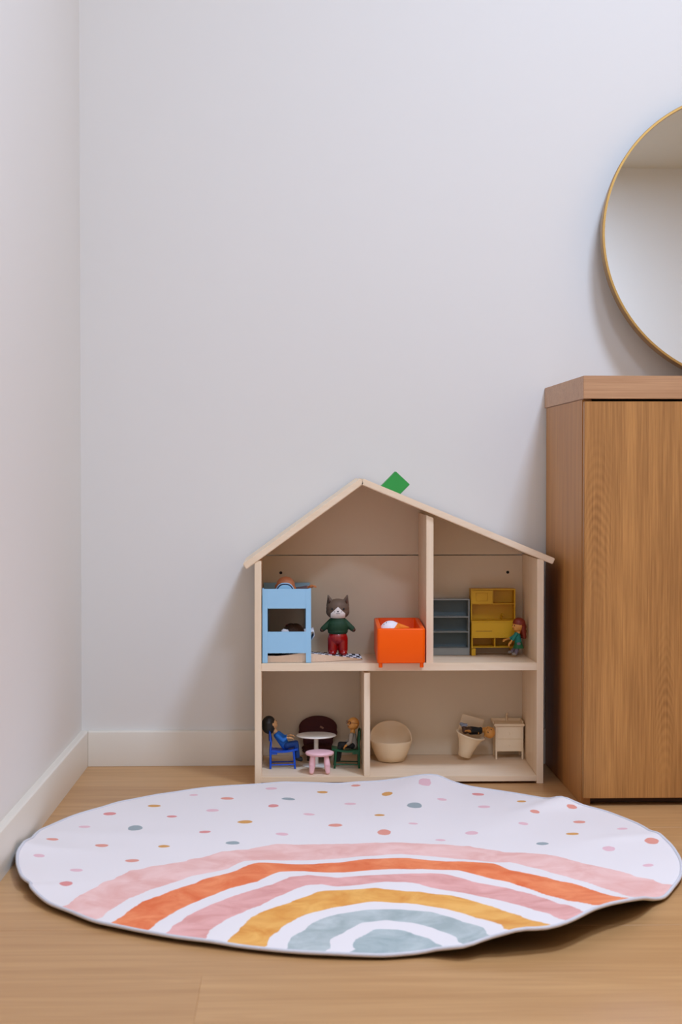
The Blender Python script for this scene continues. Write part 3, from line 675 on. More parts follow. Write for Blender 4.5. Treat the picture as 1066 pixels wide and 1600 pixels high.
# doll in the lower bunk, dark hair and a white sheet
D = 3.16
doll('dark-haired doll in shadow on the lower bunk of the blue bed', dict(
    head=V(.0085, D, .2770), hr=.0180, k=1.1, face=V(-.75, -.35, .5), up=V(-.3, -.5, -.75), chest=V(.012, D + .034, .266), pelvis=V(.012, D + .060, .265),
    sh=(V(.001, D + .030, .266), V(.023, D + .030, .266)), el=(V(-.004, D + .048, .264), V(.026, D + .046, .264)), wr=(V(-.002, D + .060, .264), V(.024, D + .060, .264)),
    hip=pair((.012, D + .066, .264), (.005, 0, 0)), kn=pair((.012, D + .080, .266), (.005, 0, 0)), an=pair((.012, D + .095, .262), (.005, 0, 0)),
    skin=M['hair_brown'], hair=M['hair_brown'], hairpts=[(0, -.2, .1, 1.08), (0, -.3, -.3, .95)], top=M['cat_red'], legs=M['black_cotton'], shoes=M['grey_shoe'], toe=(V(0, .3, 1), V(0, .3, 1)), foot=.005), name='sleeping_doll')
bm = BM(); g = []
for i in range(13):
    row_ = []
    for j in range(13):
        u_, v_ = i / 12, j / 12
        x = .010 + u_ * .041; y = 3.185 + v_ * .07
        z = .2640 + .014 * math.sin(u_ * 2.4) * (1 if u_ < .75 else 1) + .0012 * math.sin(v_ * 9 + u_ * 5)
        if u_ > .78: x = .0455 + .006 * math.sin((u_ - .78) * 14); z = .285 - (u_ - .78) * .11 + .001 * math.sin(v_ * 9)
        row_.append(bm.verts.new((x, y, z)))
    g.append(row_)
for i in range(12):
    for j in range(12): bm.faces.new((g[i][j], g[i + 1][j], g[i + 1][j + 1], g[i][j + 1]))
o = link('toy_sheet', bm, M['white_cloth'], None, 180); md = o.modifiers.new('s', 'SOLIDIFY'); md.thickness = .0012
group_(o, 'white cloth hanging out over the lower rail of the blue bunk bed', 'cloth')
box_ = add_box(BM(), -.0145, -.0005, 3.122, 3.134, .2560, .2880, bev=.002); bmesh.ops.rotate(box_, verts=box_.verts, cent=(-.007, 3.128, .27), matrix=Matrix.Rotation(R(10), 3, 'Y'))
o = link('folded_tissue', box_, M['white_cloth'], None, 40); group_(o, 'small white folded tissue just behind the lower bunk end panel', 'cloth')

# ------------------------------------------------------------------ checkered mat
m, nt, b = newmat('checker_weave')
tc = N(nt, 'ShaderNodeTexCoord'); ck = N(nt, 'ShaderNodeTexChecker'); ck.inputs['Scale'].default_value = 1 / .0068
mp = N(nt, 'ShaderNodeMapping'); mp.inputs['Scale'].default_value = (1, .15, 0); mp.inputs['Location'].default_value = (.0021, .0011, .0001); mp.inputs['Rotation'].default_value = (0, 0, 0)
nt.links.new(tc.outputs['Object'], mp.inputs[0]); nt.links.new(mp.outputs[0], ck.inputs['Vector'])
ck.inputs['Color1'].default_value = srgb((20, 22, 32)); ck.inputs['Color2'].default_value = srgb((226, 224, 228)); nt.links.new(ck.outputs['Color'], b.inputs['Base Color']); b.inputs['Roughness'].default_value = .9
M['check'] = m
def edge_y(x): return 3.1065 + max(0, (x - .04)) * .42
def edge_h(x):
    pts_ = [(-.048, .0120), (-.02, .0115), (.0, .0130), (.02, .0160), (.035, .0168), (.055, .0140), (.085, .0100), (.115, .0055), (.142, .0014)]
    return interp(x, [p[0] for p in pts_], [p[1] for p in pts_])
t = thing('toy_checkered_mat', 'rumpled black and white checkered mat under the blue bunk bed', 'mat', (.045, 3.18, zm(3.18)))
bm = BM(); g = []; NX, NY = 60, 24
for i in range(NX + 1):
    x = -.0455 + (.1415 + .0455) * i / NX; row_ = []
    for j in range(NY + 1):
        v_ = j / NY; ye = edge_y(x); y = ye + (3.262 - ye) * v_
        z = zm(y) + .0012 + edge_h(x) * (1 - v_ * .6)
        row_.append(bm.verts.new((x, y, z)))
    g.append(row_)
for i in range(NX):
    for j in range(NY): bm.faces.new((g[i][j], g[i + 1][j], g[i + 1][j + 1], g[i][j + 1]))
link('mat_top', bm, M['check'], t, 180)
bm = BM(); g = []
for i in range(NX + 1):
    x = -.0455 + (.1415 + .0455) * i / NX; ye = edge_y(x); zt = zm(ye) + .0010 + edge_h(x)
    g.append([bm.verts.new((x, ye + k * .0012 * (1 + .3 * math.sin(x * 900)), zm(ye) + .0006 + (zt - zm(ye)) * (1 - k / 3) * (1.0 if k else 1.0))) for k in range(4)])
for i in range(NX):
    for k in range(3): bm.faces.new((g[i][k], g[i][k + 1], g[i + 1][k + 1], g[i + 1][k]))
link('mat_underside', bm, M['beige_cloth'], t, 180, label='pale beige woven edge turned up along the front')

# ------------------------------------------------------------------ the cat figure
cy = 3.185; cx = .0955; cz = zm(cy) + .0060
t = thing('toy_cat', 'grey-brown toy cat standing in a green jumper and red trousers', 'toy figure', (cx, cy, cz))
def c_(a, b_, c): return V(cx + a, cy + b_, cz + c)
m, nt, b = newmat('cat_head')
tc = N(nt, 'ShaderNodeTexCoord'); sx = N(nt, 'ShaderNodeSeparateXYZ'); nt.links.new(tc.outputs['Object'], sx.inputs[0])
def MA(op, a, b_=None):
    q = N(nt, 'ShaderNodeMath', operation=op)
    for i_, v_ in enumerate((a, b_)):
        if v_ is None: continue
        if isinstance(v_, (int, float)): q.inputs[i_].default_value = v_
        else: nt.links.new(v_, q.inputs[i_])
    return q.outputs[0]
ax = MA('ABSOLUTE', sx.outputs[0]); tz = MA('SUBTRACT', .0950, sx.outputs[2])
d1 = MA('SUBTRACT', tz, MA('MULTIPLY', ax, .92)); d2 = MA('SUBTRACT', .0140, ax); fr = MA('LESS_THAN', sx.outputs[1], -.004)
mk = MA('MULTIPLY', MA('MULTIPLY', MA('GREATER_THAN', d1, 0), MA('GREATER_THAN', d2, 0)), fr)
mx = N(nt, 'ShaderNodeMix', data_type='RGBA'); mx.inputs[6].default_value = srgb((98, 76, 58)); mx.inputs[7].default_value = srgb((232, 222, 214)); nt.links.new(mk, mx.inputs[0])
nt.links.new(mx.outputs[2], b.inputs['Base Color']); b.inputs['Roughness'].default_value = .7; M['cat_head'] = m
bm = BM(); add_ell(bm, c_(0, 0, .0905), (.0222, .0175, .0185)); add_ell(bm, c_(0, 0, .0845), (.0226, .0175, .0150)); add_ell(bm, c_(0, .002, .100), (.0190, .013, .0095))
for q in (-1, 1):
    add_cyl(bm, c_(q * .0135, .002, .098), c_(q * .0188, .002, .1172), .0088, .0008, 16)
blob('head', bm, M['cat_head'], t, .0008, 4)
for q in (-1, 1):
    e = Matrix.Rotation(R(q * -14), 3, 'Y')
    link('inner_ear', add_cyl(BM(), c_(q * .0148, -.0026, .101), c_(q * .0178, -.0012, .1120), .0040, .0006, 12), M['hair_brown'], t, 180)
    link('eye', add_ell(BM(), c_(q * .0112, -.0165, .0912), (.0017, .0016, .0019), None, 12, 8), M['black'], t, 180)
    link('whisker', add_tube(BM(), [c_(q * .0055, -.0169, .0862), c_(q * .0080, -.0163, .0866)], .00022, 6), M['black'], t, 180)
    link('whisker', add_tube(BM(), [c_(q * .0055, -.0169, .0850), c_(q * .0080, -.0163, .0848)], .00022, 6), M['black'], t, 180)
link('nose', add_prism(BM(), [(cx - .0025, cz + .0872), (cx + .0025, cz + .0872), (cx, cz + .0845)], cy - .0182, cy - .0168, .0005), M['black'], t, 40)
link('mouth', add_tube(BM(), [c_(-.0036, -.0166, .0828), c_(-.0018, -.0176, .0818), c_(0, -.0180, .0826), c_(0, -.0180, .0852), c_(0, -.0180, .0826), c_(.0018, -.0176, .0818), c_(.0036, -.0166, .0828)], .00035, 6), M['black'], t, 180)
bm = BM(); add_ell(bm, c_(0, 0, .0560), (.0212, .0150, .0190)); add_ell(bm, c_(0, 0, .0655), (.0165, .0125, .0125)); add_ell(bm, c_(0, 0, .0470), (.0195, .0142, .0090))
for q in (-1, 1): add_caps(bm, c_(q * .0125, 0, .0660), c_(q * .0280, -.002, .0520), .0060, .0052)
blob('jumper', bm, M['cat_green'], t, .0008, 4)
for q in (-1, 1): blob('paw', add_ell(add_caps(BM(), c_(q * .0285, -.002, .0515), c_(q * .0300, -.0022, .0500), .0045), c_(q * .030, -.004, .050), .003), M['hair_brown'], t, .0006, 2)
bm = BM(); add_ell(bm, c_(0, 0, .0350), (.0188, .0132, .0150))
for q in (-1, 1): add_caps(bm, c_(q * .0098, 0, .0330), c_(q * .0100, 0, .0100), .0098, .0092)
blob('trousers', bm, M['cat_red'], t, .0008, 4)
for q in (-1, 1): blob('shoe', add_ell(add_ell(BM(), c_(q * .0106, -.0060, .0058), (.0078, .0098, .0062)), c_(q * .0106, .003, .0045), (.0075, .008, .0048)), M['cat_red'], t, .0007, 3)

# ------------------------------------------------------------------ orange open-topped bed, its front feet over the shelf edge
DF, DB = 3.066, 3.252
t = thing('toy_orange_bed', 'glossy orange open-topped toy bed poking out over the shelf edge', 'toy furniture', (.211, 3.16, .227))
def tub(bm, x0, x1, y0, y1, zb_, zt_, th, r, shear=0., tilt=0.):
    """open-topped tub with rounded vertical and rim edges"""
    def ring(ins, z, rr):
        out = []; rr = max(rr, .001)
        for (cx_, cy_, a0) in ((x1 - ins - rr, y1 - ins - rr, 0), (x0 + ins + rr, y1 - ins - rr, 90), (x0 + ins + rr, y0 + ins + rr, 180), (x1 - ins - rr, y0 + ins + rr, 270)):
            for k in range(6):
                a = R(a0 + 18 * k); X = cx_ + rr * math.cos(a); Y = cy_ + rr * math.sin(a)
                out.append(bm.verts.new((X + shear * (Y - y0), Y, z + tilt * (Y - y0))))
        return out
    prof = [(.002, zb_, r), (.0006, zb_ + .0006, r), (0, zb_ + .002, r), (0, zt_ - .0026, r), (.0004, zt_ - .0012, r), (.0014, zt_ - .0003, r), (.0028, zt_, r), (th - .0022, zt_, r * .9), (th - .0006, zt_ - .0008, r * .8), (th, zt_ - .0025, r * .8), (th, zb_ + .012, r * .8), (th + .002, zb_ + .010, r * .8)]
    rings = [ring(*p) for p in prof]; n = len(rings[0])
    for a, b2 in zip(rings, rings[1:]):
        for i in range(n): bm.faces.new((a[i], a[(i + 1) % n], b2[(i + 1) % n], b2[i]))
    bm.faces.new(rings[0][::-1]); bm.faces.new(rings[-1])
    return bm
link('bed_shell', tub(BM(), .1652, .2540, DF, DB, .2297, .2942, .0085, .0055, .018, .0225), M['orange'], t, 50)
for fx in (.1715, .2478):
    link('foot', add_lathe(BM(), [(0, -.0085), (.0030, -.0085), (.0036, -.0075), (.0036, 0.0005), (0, .0005)], (fx, DF + .0058, .2300), 20), M['orange'], t, 50)
for fx in (.1755, .2518):
    link('foot', add_lathe(BM(), [(0, -.0090), (.0030, -.0090), (.0036, -.0080), (.0036, 0.0005), (0, .0005)], (fx, DB - .010, .2338), 20), M['orange'], t, 50)
# fox in the bed
m, nt, b = newmat('fox_head')
tc = N(nt, 'ShaderNodeTexCoord'); sx = N(nt, 'ShaderNodeSeparateXYZ'); nt.links.new(tc.outputs['Object'], sx.inputs[0])
vx = MA('ADD', MA('MULTIPLY', sx.outputs[0], -.62), MA('MULTIPLY', sx.outputs[2], .55)); vy = MA('SUBTRACT', vx, .0085)
mx = N(nt, 'ShaderNodeMix', data_type='RGBA'); mx.inputs[6].default_value = srgb((246, 128, 22)); mx.inputs[7].default_value = srgb((238, 232, 236)); nt.links.new(MA('GREATER_THAN', vy, 0), mx.inputs[0])
nt.links.new(mx.outputs[2], b.inputs['Base Color']); b.inputs['Roughness'].default_value = .6; M['fox_head'] = m
fx, fy, fz = .1935, 3.128, .2800
t = thing('toy_fox', 'orange toy fox with a white face lying in the orange bed', 'toy figure', (fx, fy + .02, .2480))
t.location = (fx, fy, .2690); bpy.context.view_layer.update(); WORLD[t.name] = Matrix.Translation(-t.location)
bm = BM(); add_ell(bm, V(fx, fy, fz + .002), (.0215, .019, .0215)); add_cyl(bm, V(fx + .008, fy + .002, fz + .010), V(fx + .036, fy + .004, fz + .0100), .0115, .001, 20)
blob('head', bm, M['fox_head'], t, .0009, 4)
bm = BM(); add_caps(bm, V(fx + .012, fy + .030, fz - .020), V(fx + .018, fy + .085, fz - .022), .014, .013)
for q in (-1, 1):
    add_caps(bm, V(fx + .012 + q * .012, fy + .034, fz - .018), V(fx + .014 + q * .021, fy + .055, fz - .018), .0055, .0045); add_caps(bm, V(fx + .018 + q * .008, fy + .085, fz - .022), V(fx + .018 + q * .009, fy + .105, fz - .020), .0065, .0055)
add_caps(bm, V(fx + .004, fy + .01, fz - .01), V(fx + .012, fy + .030, fz - .018), .010)
blob('body', bm, M['fox_orange'], t, .0010, 3)
for dx, dz, k in ((-.0098, .0150, 1), (-.0052, .0182, 1)):
    link('eye', add_ell(BM(), V(fx + dx - .003, fy - .0075, fz + dz + .0022), (.0009, .0009, .0009), None, 10, 8), M['black'], t, 180)
link('nose', add_ell(BM(), V(fx - .0093, fy - .0102, fz + .0150), (.0013, .001, .001), None, 12, 8), M['black'], t, 180)
link('mouth', add_tube(BM(), [V(fx - .0125, fy - .0106, fz + .0128), V(fx - .0106, fy - .0118, fz + .0128), V(fx - .0093, fy - .0112, fz + .0148), V(fx - .0078, fy - .0118, fz + .0145), V(fx - .0062, fy - .0108, fz + .0155)], .0003, 6), M['black'], t, 180)

# ------------------------------------------------------------------ grey-blue shelf unit
ys, ye = 3.248, 3.283
bz = zm(ys) + .0002
t = thing('toy_bookcase', 'small slate blue toy bookcase with four open shelves against the back board', 'toy furniture', (.3155, 3.266, bz))
xa, xb = .2745, .3562
box('side_panel', M['grey_blue'], (xa, xa + .0022, ys, ye, bz, .3325), t, .0004)
box('side_panel', M['grey_blue'], (xb - .0022, xb, ys, ye, bz, .3325), t, .0004)
box('top_panel', M['grey_blue'], (xa - .0003, xb + .0003, ys - .001, ye, .3325, .3345), t, .0004)
box('back_panel', M['grey_back'], (xa + .0022, xb - .0022, ye - .002, ye, bz, .3325), t, .0003)
box('plinth', M['grey_blue'], (xa + .0022, xb - .0022, ys + .001, ys + .003, bz, bz + .0125), t, .0003)
for z in (bz + .0125, .2690, .2985):
    box('shelf', M['grey_blue'], (xa + .0022, xb - .0022, ys, ye - .002, z, z + .0017), t, .0003)

# ------------------------------------------------------------------ yellow kitchen dresser
xa, xb = .3592, .4470; ys = 3.238; ye = 3.283; yu = 3.252; zt = .3520
bz = zm(ys) + .0002
t = thing('toy_kitchen', 'mustard yellow toy kitchen dresser with cupboard, counter and tap', 'toy furniture', ((xa + xb) / 2, 3.262, bz))
Y = M['yellow']
box('back_panel', Y, (xa + .001, xb - .001, ye - .002, ye, bz + .012, zt), t, .0003)
for a, b_ in ((xa, xa + .0022), (xb - .0022, xb)):
    box('side_panel', Y, (a, b_, yu, ye, .2925, zt), t, .0003)
    box('side_panel', Y, (a, b_, ys, ye, bz + .012, .2900), t, .0003)
box('top_panel', Y, (xa - .0005, xb + .0005, yu - .0008, ye, zt, zt + .0020), t, .0004)
box('shelf', Y, (xa + .002, xb - .002, yu, ye, .3238, .3254), t, .0003)
box('divider', Y, (.4012, .4030, yu, ye, .3254, zt), t, .0003)
dr = box('cupboard_door', Y, (xa + .002, .4010, yu - .001, yu + .001, .3256, .3512), t, .0004)
for q in ((xa + .0095, .3925, .3300, .3309), (xa + .0095, .3925, .3450, .3459)):
    box('moulding', Y, (q[0], q[1], yu - .0026, yu - .001, q[2], q[3]), dr, .0002)
for q in ((xa + .0095, xa + .0104), (.3916, .3925)):
    box('moulding', Y, (q[0], q[1], yu - .0026, yu - .001, .3309, .3450), dr, .0002)
box('worktop', Y, (xa - .001, xb + .001, ys - .001, ye - .0022, .2900, .2925), t, .0005)
box('drawer_front', Y, (xa + .0008, xb - .0008, ys - .0004, ys + .0016, .2590, .2899), t, .0004)
box('slot_shade_strip', M['brown_board'], (xa + .008, xa + .040, ys - .0007, ys + .0002, .2722, .2729), t, 0)  # thin brown strip on the front as the shade inside a slot
box('shelf', Y, (xa + .002, xb - .002, ys + .0006, ye - .002, .2400, .2418), t, .0003)
box('shelf', Y, (xa + .002, xb - .002, ys + .002, ye - .002, .2588, .2600), t, .0003)
box('divider', Y, (.4040, .4058, ys + .0005, ye - .002, .2418, .2589), t, .0003)
for a in (xa, xb - .008):
    for yy in (ys, ye - .008): box('leg', Y, (a, a + .008, yy, yy + .006, bz, bz + .0140), t, .0003)
tp = link('tap', add_tube(BM(), [V(.4225, 3.272, .2920), V(.4225, 3.272, .3010), V(.4225, 3.270, .3035), V(.4225, 3.264, .3040), V(.4225, 3.261, .3010)], .0011, 8), Y, t, 180)
for q in (-1, 1): link('tap_handle', add_ell(BM(), V(.4225 + q * .0035, 3.271, .2995), (.0014, .0014, .0014), None, 10, 8), Y, tp, 180)

# ------------------------------------------------------------------ auburn-haired doll beside it
D = 3.206
q = lambda x, y, dy=0: at(x, y, D) + V(0, dy, 0)
doll('small auburn-haired doll in a teal dress standing at the far right', dict(
    head=q(812, 978.5), hr=.0118, face=V(-.93, -.35, -.1), chest=q(809.5, 994), pelvis=q(812, 1006),
    sh=(q(808, 992, -.006), q(811, 992, .006)), el=(q(803, 999, -.010), q(802, 999, .006)), wr=(q(799.5, 1003, -.012), q(793.5, 1000.5, -.002)),
    hip=(q(812, 1008, -.0035), q(812, 1008, .0035)), kn=(q(810, 1015, -.004), q(808, 1014, .004)), an=(q(807, 1023.0, -.006), q(802, 1021.0, .006)),
    skin=M['skin_or'], hair=M['hair_red'], k=.86, hairpts=[(0, -.25, .2, 1.02), (0, -.05, .34, .95), (0, -.6, -.3, .8), (0, -.75, -1.1, .62)], locks=[(.6, -.5, -.3, .5, -.7, -2.0, .42), (-.6, -.5, -.3, -.5, -.7, -2.0, .42)],
    top=M['teal'], sleeve=.3, legs=M['purple_grey'], skirt=M['green_cotton'], shoes=M['grey_shoe'], hand=.0040, foot=.0032, toe=(V(-1, -.3, 0), V(-1, -.3, 0))))

# ------------------------------------------------------------------ lower left room: table, stool, chairs, dolls
def toy_chair(label, loc, rz, mat):
    t = thing('toy_chair', label, 'toy chair', loc, (0, 0, rz), world=False)
    for s in (-1, 1):
        yy = s * .0165
        link('leg', add_tube(BM(), [V(.0030, yy, 0), V(.0028, yy, .036), V(.0040, yy * .97, .050), V(.0022, yy * .95, .0700)], [.0021, .0023, .0022, .0018], 10), mat, t, 60)
        link('leg', add_tube(BM(), [V(.0500, yy, 0), V(.0470, yy * .98, .0350)], [.0018, .0024], 10), mat, t, 60)
        link('stretcher', add_tube(BM(), [V(.0030, yy, .0070), V(.0492, yy, .0080)], .0013, 8), mat, t, 60)
        box('side_rail', mat, (.0030, .0160, yy - .0012, yy + .0012, .0270, .0350), t, .0005)
    b_ = BM(); n = 14; A = []; 
    for i in range(n + 1):
        u_ = i / n; x = .0020 + .0530 * u_; z = .0350 + .0030 * u_ ** 2 - .0022 * math.sin(math.pi * u_); w_ = .0185 + .0015 * math.sin(math.pi * u_)
        A.append([b_.verts.new((x, -w_, z + .0008)), b_.verts.new((x, 0, z)), b_.verts.new((x, w_, z + .0008)), b_.verts.new((x, w_ - .0004, z - .0028)), b_.verts.new((x, -w_ + .0004, z - .0028))])
    for a, c in zip(A, A[1:]):
        for k in range(5): b_.faces.new((a[k], c[k], c[(k + 1) % 5], a[(k + 1) % 5]))
    b_.faces.new(A[0]); b_.faces.new(A[-1][::-1])
    link('seat', b_, mat, t, 50)
    b_ = BM(); g = []
    for i in range(11):
        v_ = -1 + i / 5
        g.append([b_.verts.new((x_ - .0025 * (1 - v_ * v_), v_ * .0182, z_ - .0012 * v_ * v_)) for x_, z_ in ((.0042, .0535), (.0030, .0728), (.0012, .0735), (.0018, .0530))])
    for a, c in zip(g, g[1:]):
        for k in range(4): b_.faces.new((a[k], c[k], c[(k + 1) % 4], a[(k + 1) % 4]))
    b_.faces.new(g[0]); b_.faces.new(g[-1][::-1])
    link('backrest', b_, mat, t, 50)
    return t
CY = 3.180
toy_chair('royal blue toy chair on the left of the white table', (-.0366, CY, zb(CY)), 0, M['chair_blue'])
toy_chair('dark green toy chair on the right of the white table', (.1388, CY, zb(CY)), math.pi, M['chair_green'])

D = CY
q = lambda x, y, dy=0: at(x, y, D) + V(0, dy, 0)
doll('black-haired doll in blue reclining on the blue toy chair', dict(
    head=q(422.5, 1132), hr=.0128, face=V(.86, .42, .38), up=V(-.35, 0, .93), chest=q(435, 1151), pelvis=q(446, 1165.5), k=1.1,
    sh=(q(433, 1148.5, -.010), q(435, 1148, .010)), el=(q(442, 1156.5, -.0135), q(445, 1155, .0125)), wr=(q(449, 1152.5, -.010), q(450, 1151.5, .008)), hd=(V(1, .15, -.1), V(1, -.15, .1)),
    hip=(q(448, 1165.5, -.005), q(448, 1165.5, .005)), kn=(q(462.5, 1163, -.006), q(462.5, 1163, .006)), an=(q(465, 1186, -.006), q(465, 1186, .006)),
    skin=M['skin'], hair=M['hair_black'], hairpts=[(0, -.30, .12, 1.06), (0, -.12, .33, .98), (0, -.5, -.35, .95), (0, -.55, -.7, .7)], top=M['shirt_blue'], sleeve=.55, legs=M['jeans'], shoes=M['black_cotton'], hand=.0039, foot=.004, toe=(V(1, 0, -.3), V(1, 0, -.3))))
tt_, hp, m3 = doll('bald doll with glasses in a grey suit on the green toy chair', dict(
    head=q(552.5, 1132), hr=.0120, face=V(-.80, -.55, .12), chest=q(551, 1153), pelvis=q(552.5, 1166), k=1.03,
    sh=(q(549, 1149, -.010), q(553, 1149, .010)), el=(q(547.5, 1159.5, -.013), q(549, 1159, .012)), wr=(q(542.5, 1163.5, -.012), q(541, 1163, .010)), hd=(V(-.8, -.1, -.7), V(-.8, .1, -.7)),
    hip=(q(550, 1166, -.005), q(550, 1166, .005)), kn=(q(532, 1165, -.006), q(532, 1165, .006)), an=(q(529, 1188, -.006), q(529, 1188, .006)),
    skin=M['skin_or'], top=M['grey_cotton'], sleeve=.75, legs=M['black_cotton'], shoes=M['black_cotton'], hand=.0036, foot=.004, toe=(V(-1, 0, -.2), V(-1, 0, -.2)), topname='jacket'))
gl = None
for s_ in (-1, 1):
    ring = [hp(s_ * .36 + .27 * math.cos(a), 1.0, .12 + .24 * math.sin(a)) for a in [i * TP / 16 for i in range(16)]]
    o = link('glasses_rim', add_tube(BM(), ring, .00045, 6, True), M['frame_red'], tt_, 180)
    link('glasses_arm', add_tube(BM(), [hp(s_ * .62, .98, .15), hp(s_ * .95, .4, .13), hp(s_ * 1.0, -.05, .1)], .00035, 6), M['frame_red'], tt_, 180)
blob('moustache', add_caps(add_caps(BM(), hp(0, .98, -.28), hp(.34, .82, -.36), .0009, .0005), hp(0, .98, -.28), hp(-.34, .82, -.36), .0009, .0005), M['grey_cotton'], tt_, .0004, 1)

tx, ty = .0542, 3.190; tz = zb(ty)
t = thing('toy_table', 'round white toy pedestal table between the two chairs', 'toy table', (tx, ty, tz), world=False)
link('tabletop', add_lathe(BM(), [(0, .0570), (.0350, .0570), (.0376, .0578), (.0384, .0590), (.0376, .0600), (.0368, .0603), (0, .0600)], n=64), M['white'], t, 50)
link('pedestal', add_lathe(BM(), [(.0046, .0572), (.0043, .0500), (.0043, .0060), (.0055, .0035), (0, .0035)], n=24), M['white'], t, 60)
link('base', add_lathe(BM(), [(0, .0042), (.0060, .0040), (.0200, .0024), (.0262, .0014), (.0262, .0002), (0, .0002)], n=48), M['white'], t, 60)

sx_, sy_ = .0595, 3.126
t = thing('toy_stool', 'pink plastic toy stool with chunky legs in front of the table', 'toy stool', (sx_, sy_, zb(sy_)), world=False)
link('seat', add_lathe(BM(), [(0, .0335), (.0200, .0335), (.0252, .0350), (.0272, .0378), (.0262, .0402), (.0230, .0414), (0, .0412)], n=48), M['pink'], t, 60)
for ax_, ay_ in ((-1, -1), (1, -1), (-1, 1), (1, 1)):
    bm = BM(); a = V(ax_ * .0125, ay_ * .0120, .0345); b_ = V(ax_ * .0152, ay_ * .0140, .0050)
    add_caps(bm, a, a.lerp(b_, .6), .0042, .0060); add_caps(bm, a.lerp(b_, .6), b_, .0060, .0044)
    bm2 = bm
    link('leg', bm2, M['pink'], t, 60)

rx_, ry_ = .0590, 3.250; rz_ = zb(ry_)
t = thing('toy_armchair', 'dark maroon toy armchair with an oval back behind the table', 'toy chair', (rx_, ry_, rz_))
bm = BM(); add_ell(bm, V(rx_, ry_ + .020, rz_ + .0600), (.0385, .0080, .0235)); add_ell(bm, V(rx_, ry_ + .018, rz_ + .0500), (.0390, .0085, .0180)); add_ell(bm, V(rx_, ry_ + .018, rz_ + .034), (.030, .010, .026))
blob('backrest', bm, M['maroon'], t, .0013, 4)
bm = BM(); add_ell(bm, V(rx_, ry_ - .002, rz_ + .0230), (.0330, .0250, .0090)); add_ell(bm, V(rx_, ry_ + .004, rz_ + .0170), (.0320, .0230, .0080))
blob('seat', bm, M['maroon'], t, .0013, 4)
for a in (-.020, .020):
    for c in (-.014, .016): link('leg', add_cyl(BM(), V(rx_ + a, ry_ + c, rz_ - .0002), V(rx_ + a * .9, ry_ + c * .9, rz_ + .016), .0022, .003, 12), M['hair_brown'], t, 50)
bb = add_box(BM(), -.0040, .0040, -.0006, .0004, -.0020, .0020, bev=.0005, mtx=Matrix.Translation(V(rx_ + .0075, ry_ + .0112, rz_ + .0610)) @ Matrix.Rotation(R(32), 4, 'Y'))
link('patch', bb, M['pale_patch'], t, 40, label='small pale patch on the back')  # small beige box laid on the backrest

# ------------------------------------------------------------------ lower right room
bx, by = .2010, 3.232
bz = zb(by)
t = thing('toy_tub', 'cream egg-shaped toy tub with a slanted rim beside the divider', 'toy tub', (bx, by, bz))
bm = BM(); rings = []; n = 48
for rr, hh, ww in ((.0, 0, 0), (.020, 0, 0), (.0250, .0012, 0), (.0310, .0120, .0), (.0372, .0270, .1), (.0400, .0400, .45), (.0408, .0480, .8), (.0405, .0520, 1.0), (.0398, .0524, 1.0), (.0390, .0515, 1.0), (.0388, .0470, .8), (.0350, .0270, .1), (.0290, .0130, 0), (.0225, .0045, 0), (0, .0038, 0)):
    if rr < 1e-6: rings.append([bm.verts.new((bx, by, bz + hh))]); continue
    rg = []
    for i in range(n):
        a = TP * i / n; Yd = math.sin(a); z = hh * (1 - .22 * ww) + ww * .0285 * max(0., Yd + .15) ** .9 * (rr / .04)
        rg.append(bm.verts.new((bx + rr * math.cos(a) * 1.0, by + rr * Yd * .98, bz + z)))
    rings.append(rg)
for a, c in zip(rings, rings[1:]):
    for i in range(n):
        j = (i + 1) % n
        if len(a) == 1: bm.faces.new((a[0], c[i], c[j]))
        elif len(c) == 1: bm.faces.new((a[i], a[j], c[0]))
        else: bm.faces.new((a[i], a[j], c[j], c[i]))
link('tub_shell', bm, M['cream'], t, 70)

# toilet tipped to one side
D = 3.238
foot = at(727, 1184.5, D)
t = thing('toy_toilet', 'cream toy toilet tipped over sideways with its lid up', 'toy toilet', foot, (R(6), R(15.5), 0), world=False); t.scale = (1.15, 1.15, .90)
prof = [(0, 0), (.0098, 0), (.0108, .0012), (.0128, .0150), (.0172, .0330), (.0232, .0480), (.0250, .0485), (.0256, .0500), (.0250, .0512), (.0222, .0512), (.0200, .0470), (.0150, .0320), (.0100, .0150), (0, .0130)]
link('bowl', add_lathe(BM(), prof, n=40), M['cream'], t, 50)
link('lid', add_box(BM(), -.0195, .0195, .0250, .0285, .0420, .0820, bev=.0012), M['cream'], t, 40)
box('cistern', M['cream'], (-.0175, .0175, .0180, .0255, .0380, .0500), t, .001)
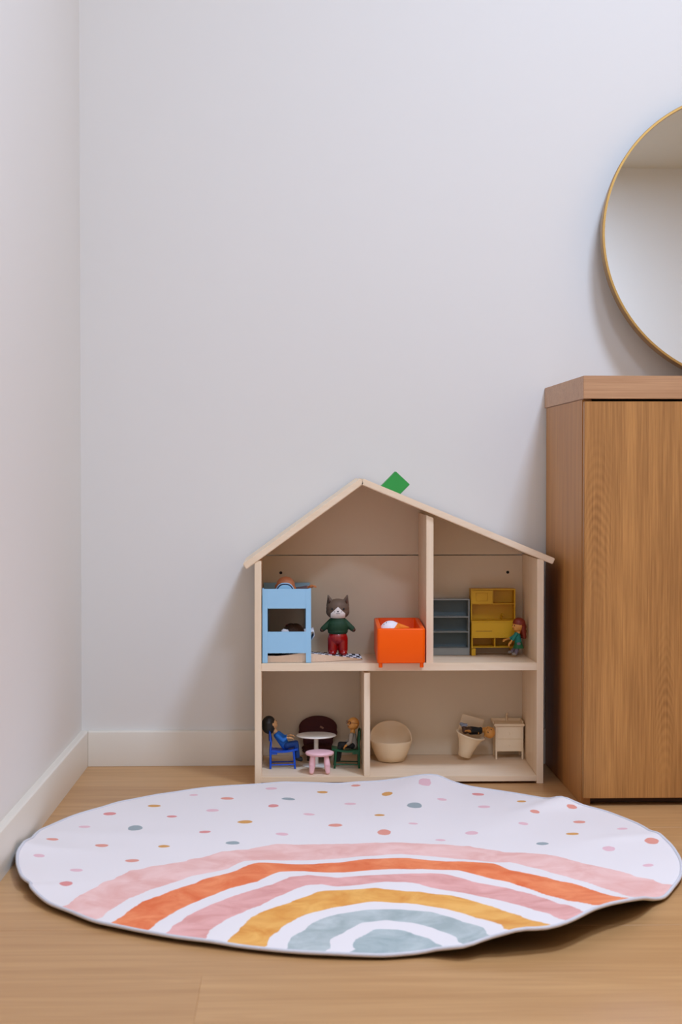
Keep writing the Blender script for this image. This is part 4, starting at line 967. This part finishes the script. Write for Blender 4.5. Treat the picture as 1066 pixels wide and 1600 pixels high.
# orange-headed doll lying across it, feet up
D = 3.228
q = lambda x, y, dy=0: at(x, y, D) + V(0, dy, 0)
doll('orange-headed doll stuck in the toy toilet with its feet in the air', dict(
    head=q(767, 1147.5, .002), hr=.0118, face=V(-.15, -.85, .52), up=V(.62, -.3, -.7), chest=q(749, 1145), pelvis=q(738, 1144), k=1.0,
    sh=(q(752, 1141, -.006), q(752, 1147, .006)), el=(q(741, 1143, -.011), q(745, 1147, .010)), wr=(q(737, 1144.5, -.010), q(738, 1146, .010)), hd=(V(-1, -.1, .3), V(-1, .1, .2)),
    hip=(q(735, 1143, -.004), q(735, 1143, .004)), kn=(q(728, 1145, -.006), q(728, 1145, .006)), an=(q(725, 1136, -.0055), q(727, 1136, .0055)),
    skin=M['skin_or'], top=M['black_cotton'], sleeve=.6, legs=M['hair_brown'], shoes=M['steel_shoe'], hand=.0042, toe=(V(.9, 0, .25), V(-.9, 0, .35)), foot=-.0072), name='upturned_doll')

# vanity
D = 3.240
va = at(776.5, 1185, D); vb = at(820.5, 1185, D); zt = at(776, 1138, D).z; bz = zb(D) + .0001
t = thing('toy_vanity', 'cream toy washbasin cabinet with two drawers in the lower right corner', 'toy furniture', ((va.x + vb.x) / 2, 3.262, bz))
C = M['cream']; x0, x1 = va.x, vb.x; YF_, YB_ = D, 3.283
zc = at(776, 1177.5, D).z
box('body', C, (x0 + .0012, x1 - .0012, YF_ + .0008, YB_, zc, zt), t, .0004)
for a in (x0, x1 - .0034):
    for yy in (YF_, YB_ - .0036): box('leg', C, (a, a + .0034, yy, yy + .0036, bz, zt), t, .0004)
for i in range(2):
    za = zc + .0006 + i * (zt - zc) / 2
    dr = box('drawer', C, (x0 + .0040, x1 - .0040, YF_ - .0002, YF_ + .0015, za, za + (zt - zc) / 2 - .0014), t, .0004)
    link('knob', add_lathe(BM(), [(0, 0), (.0012, 0), (.0009, -.001), (.0014, -.0022), (0, -.0026)], n=14, mtx=Matrix.Translation(((x0 + x1) / 2, YF_ - .0002, za + .011)) @ Matrix.Rotation(R(-90), 4, 'X')), C, dr, 50)
box('basin_slab', C, (x0 - .0030, x1 + .0025, YF_ - .0022, YB_, zt, zt + .0052), t, .0012)
bm = BM(); zb_ = zt + .0050; zr = zt + .0108
for a in ((x0 - .0045, x1 + .0010, YB_ - .0030, YB_, zb_, zr), (x0 - .0045, x0 - .0022, YF_ + .006, YB_, zb_, zr - .001), (x1 - .0012, x1 + .0010, YF_ + .006, YB_, zb_, zr - .001)): add_box(bm, *a, bev=.0006)
link('basin_rim', bm, C, t, 40)
link('tap', add_tube(BM(), [V(.4335, YB_ - .0050, zt + .0050), V(.4335, YB_ - .0050, zr + .0072), V(.4335, YB_ - .0070, zr + .0092), V(.4335, YB_ - .0130, zr + .0092), V(.4335, YB_ - .0150, zr + .0070)], .0019, 10), C, t, 60)
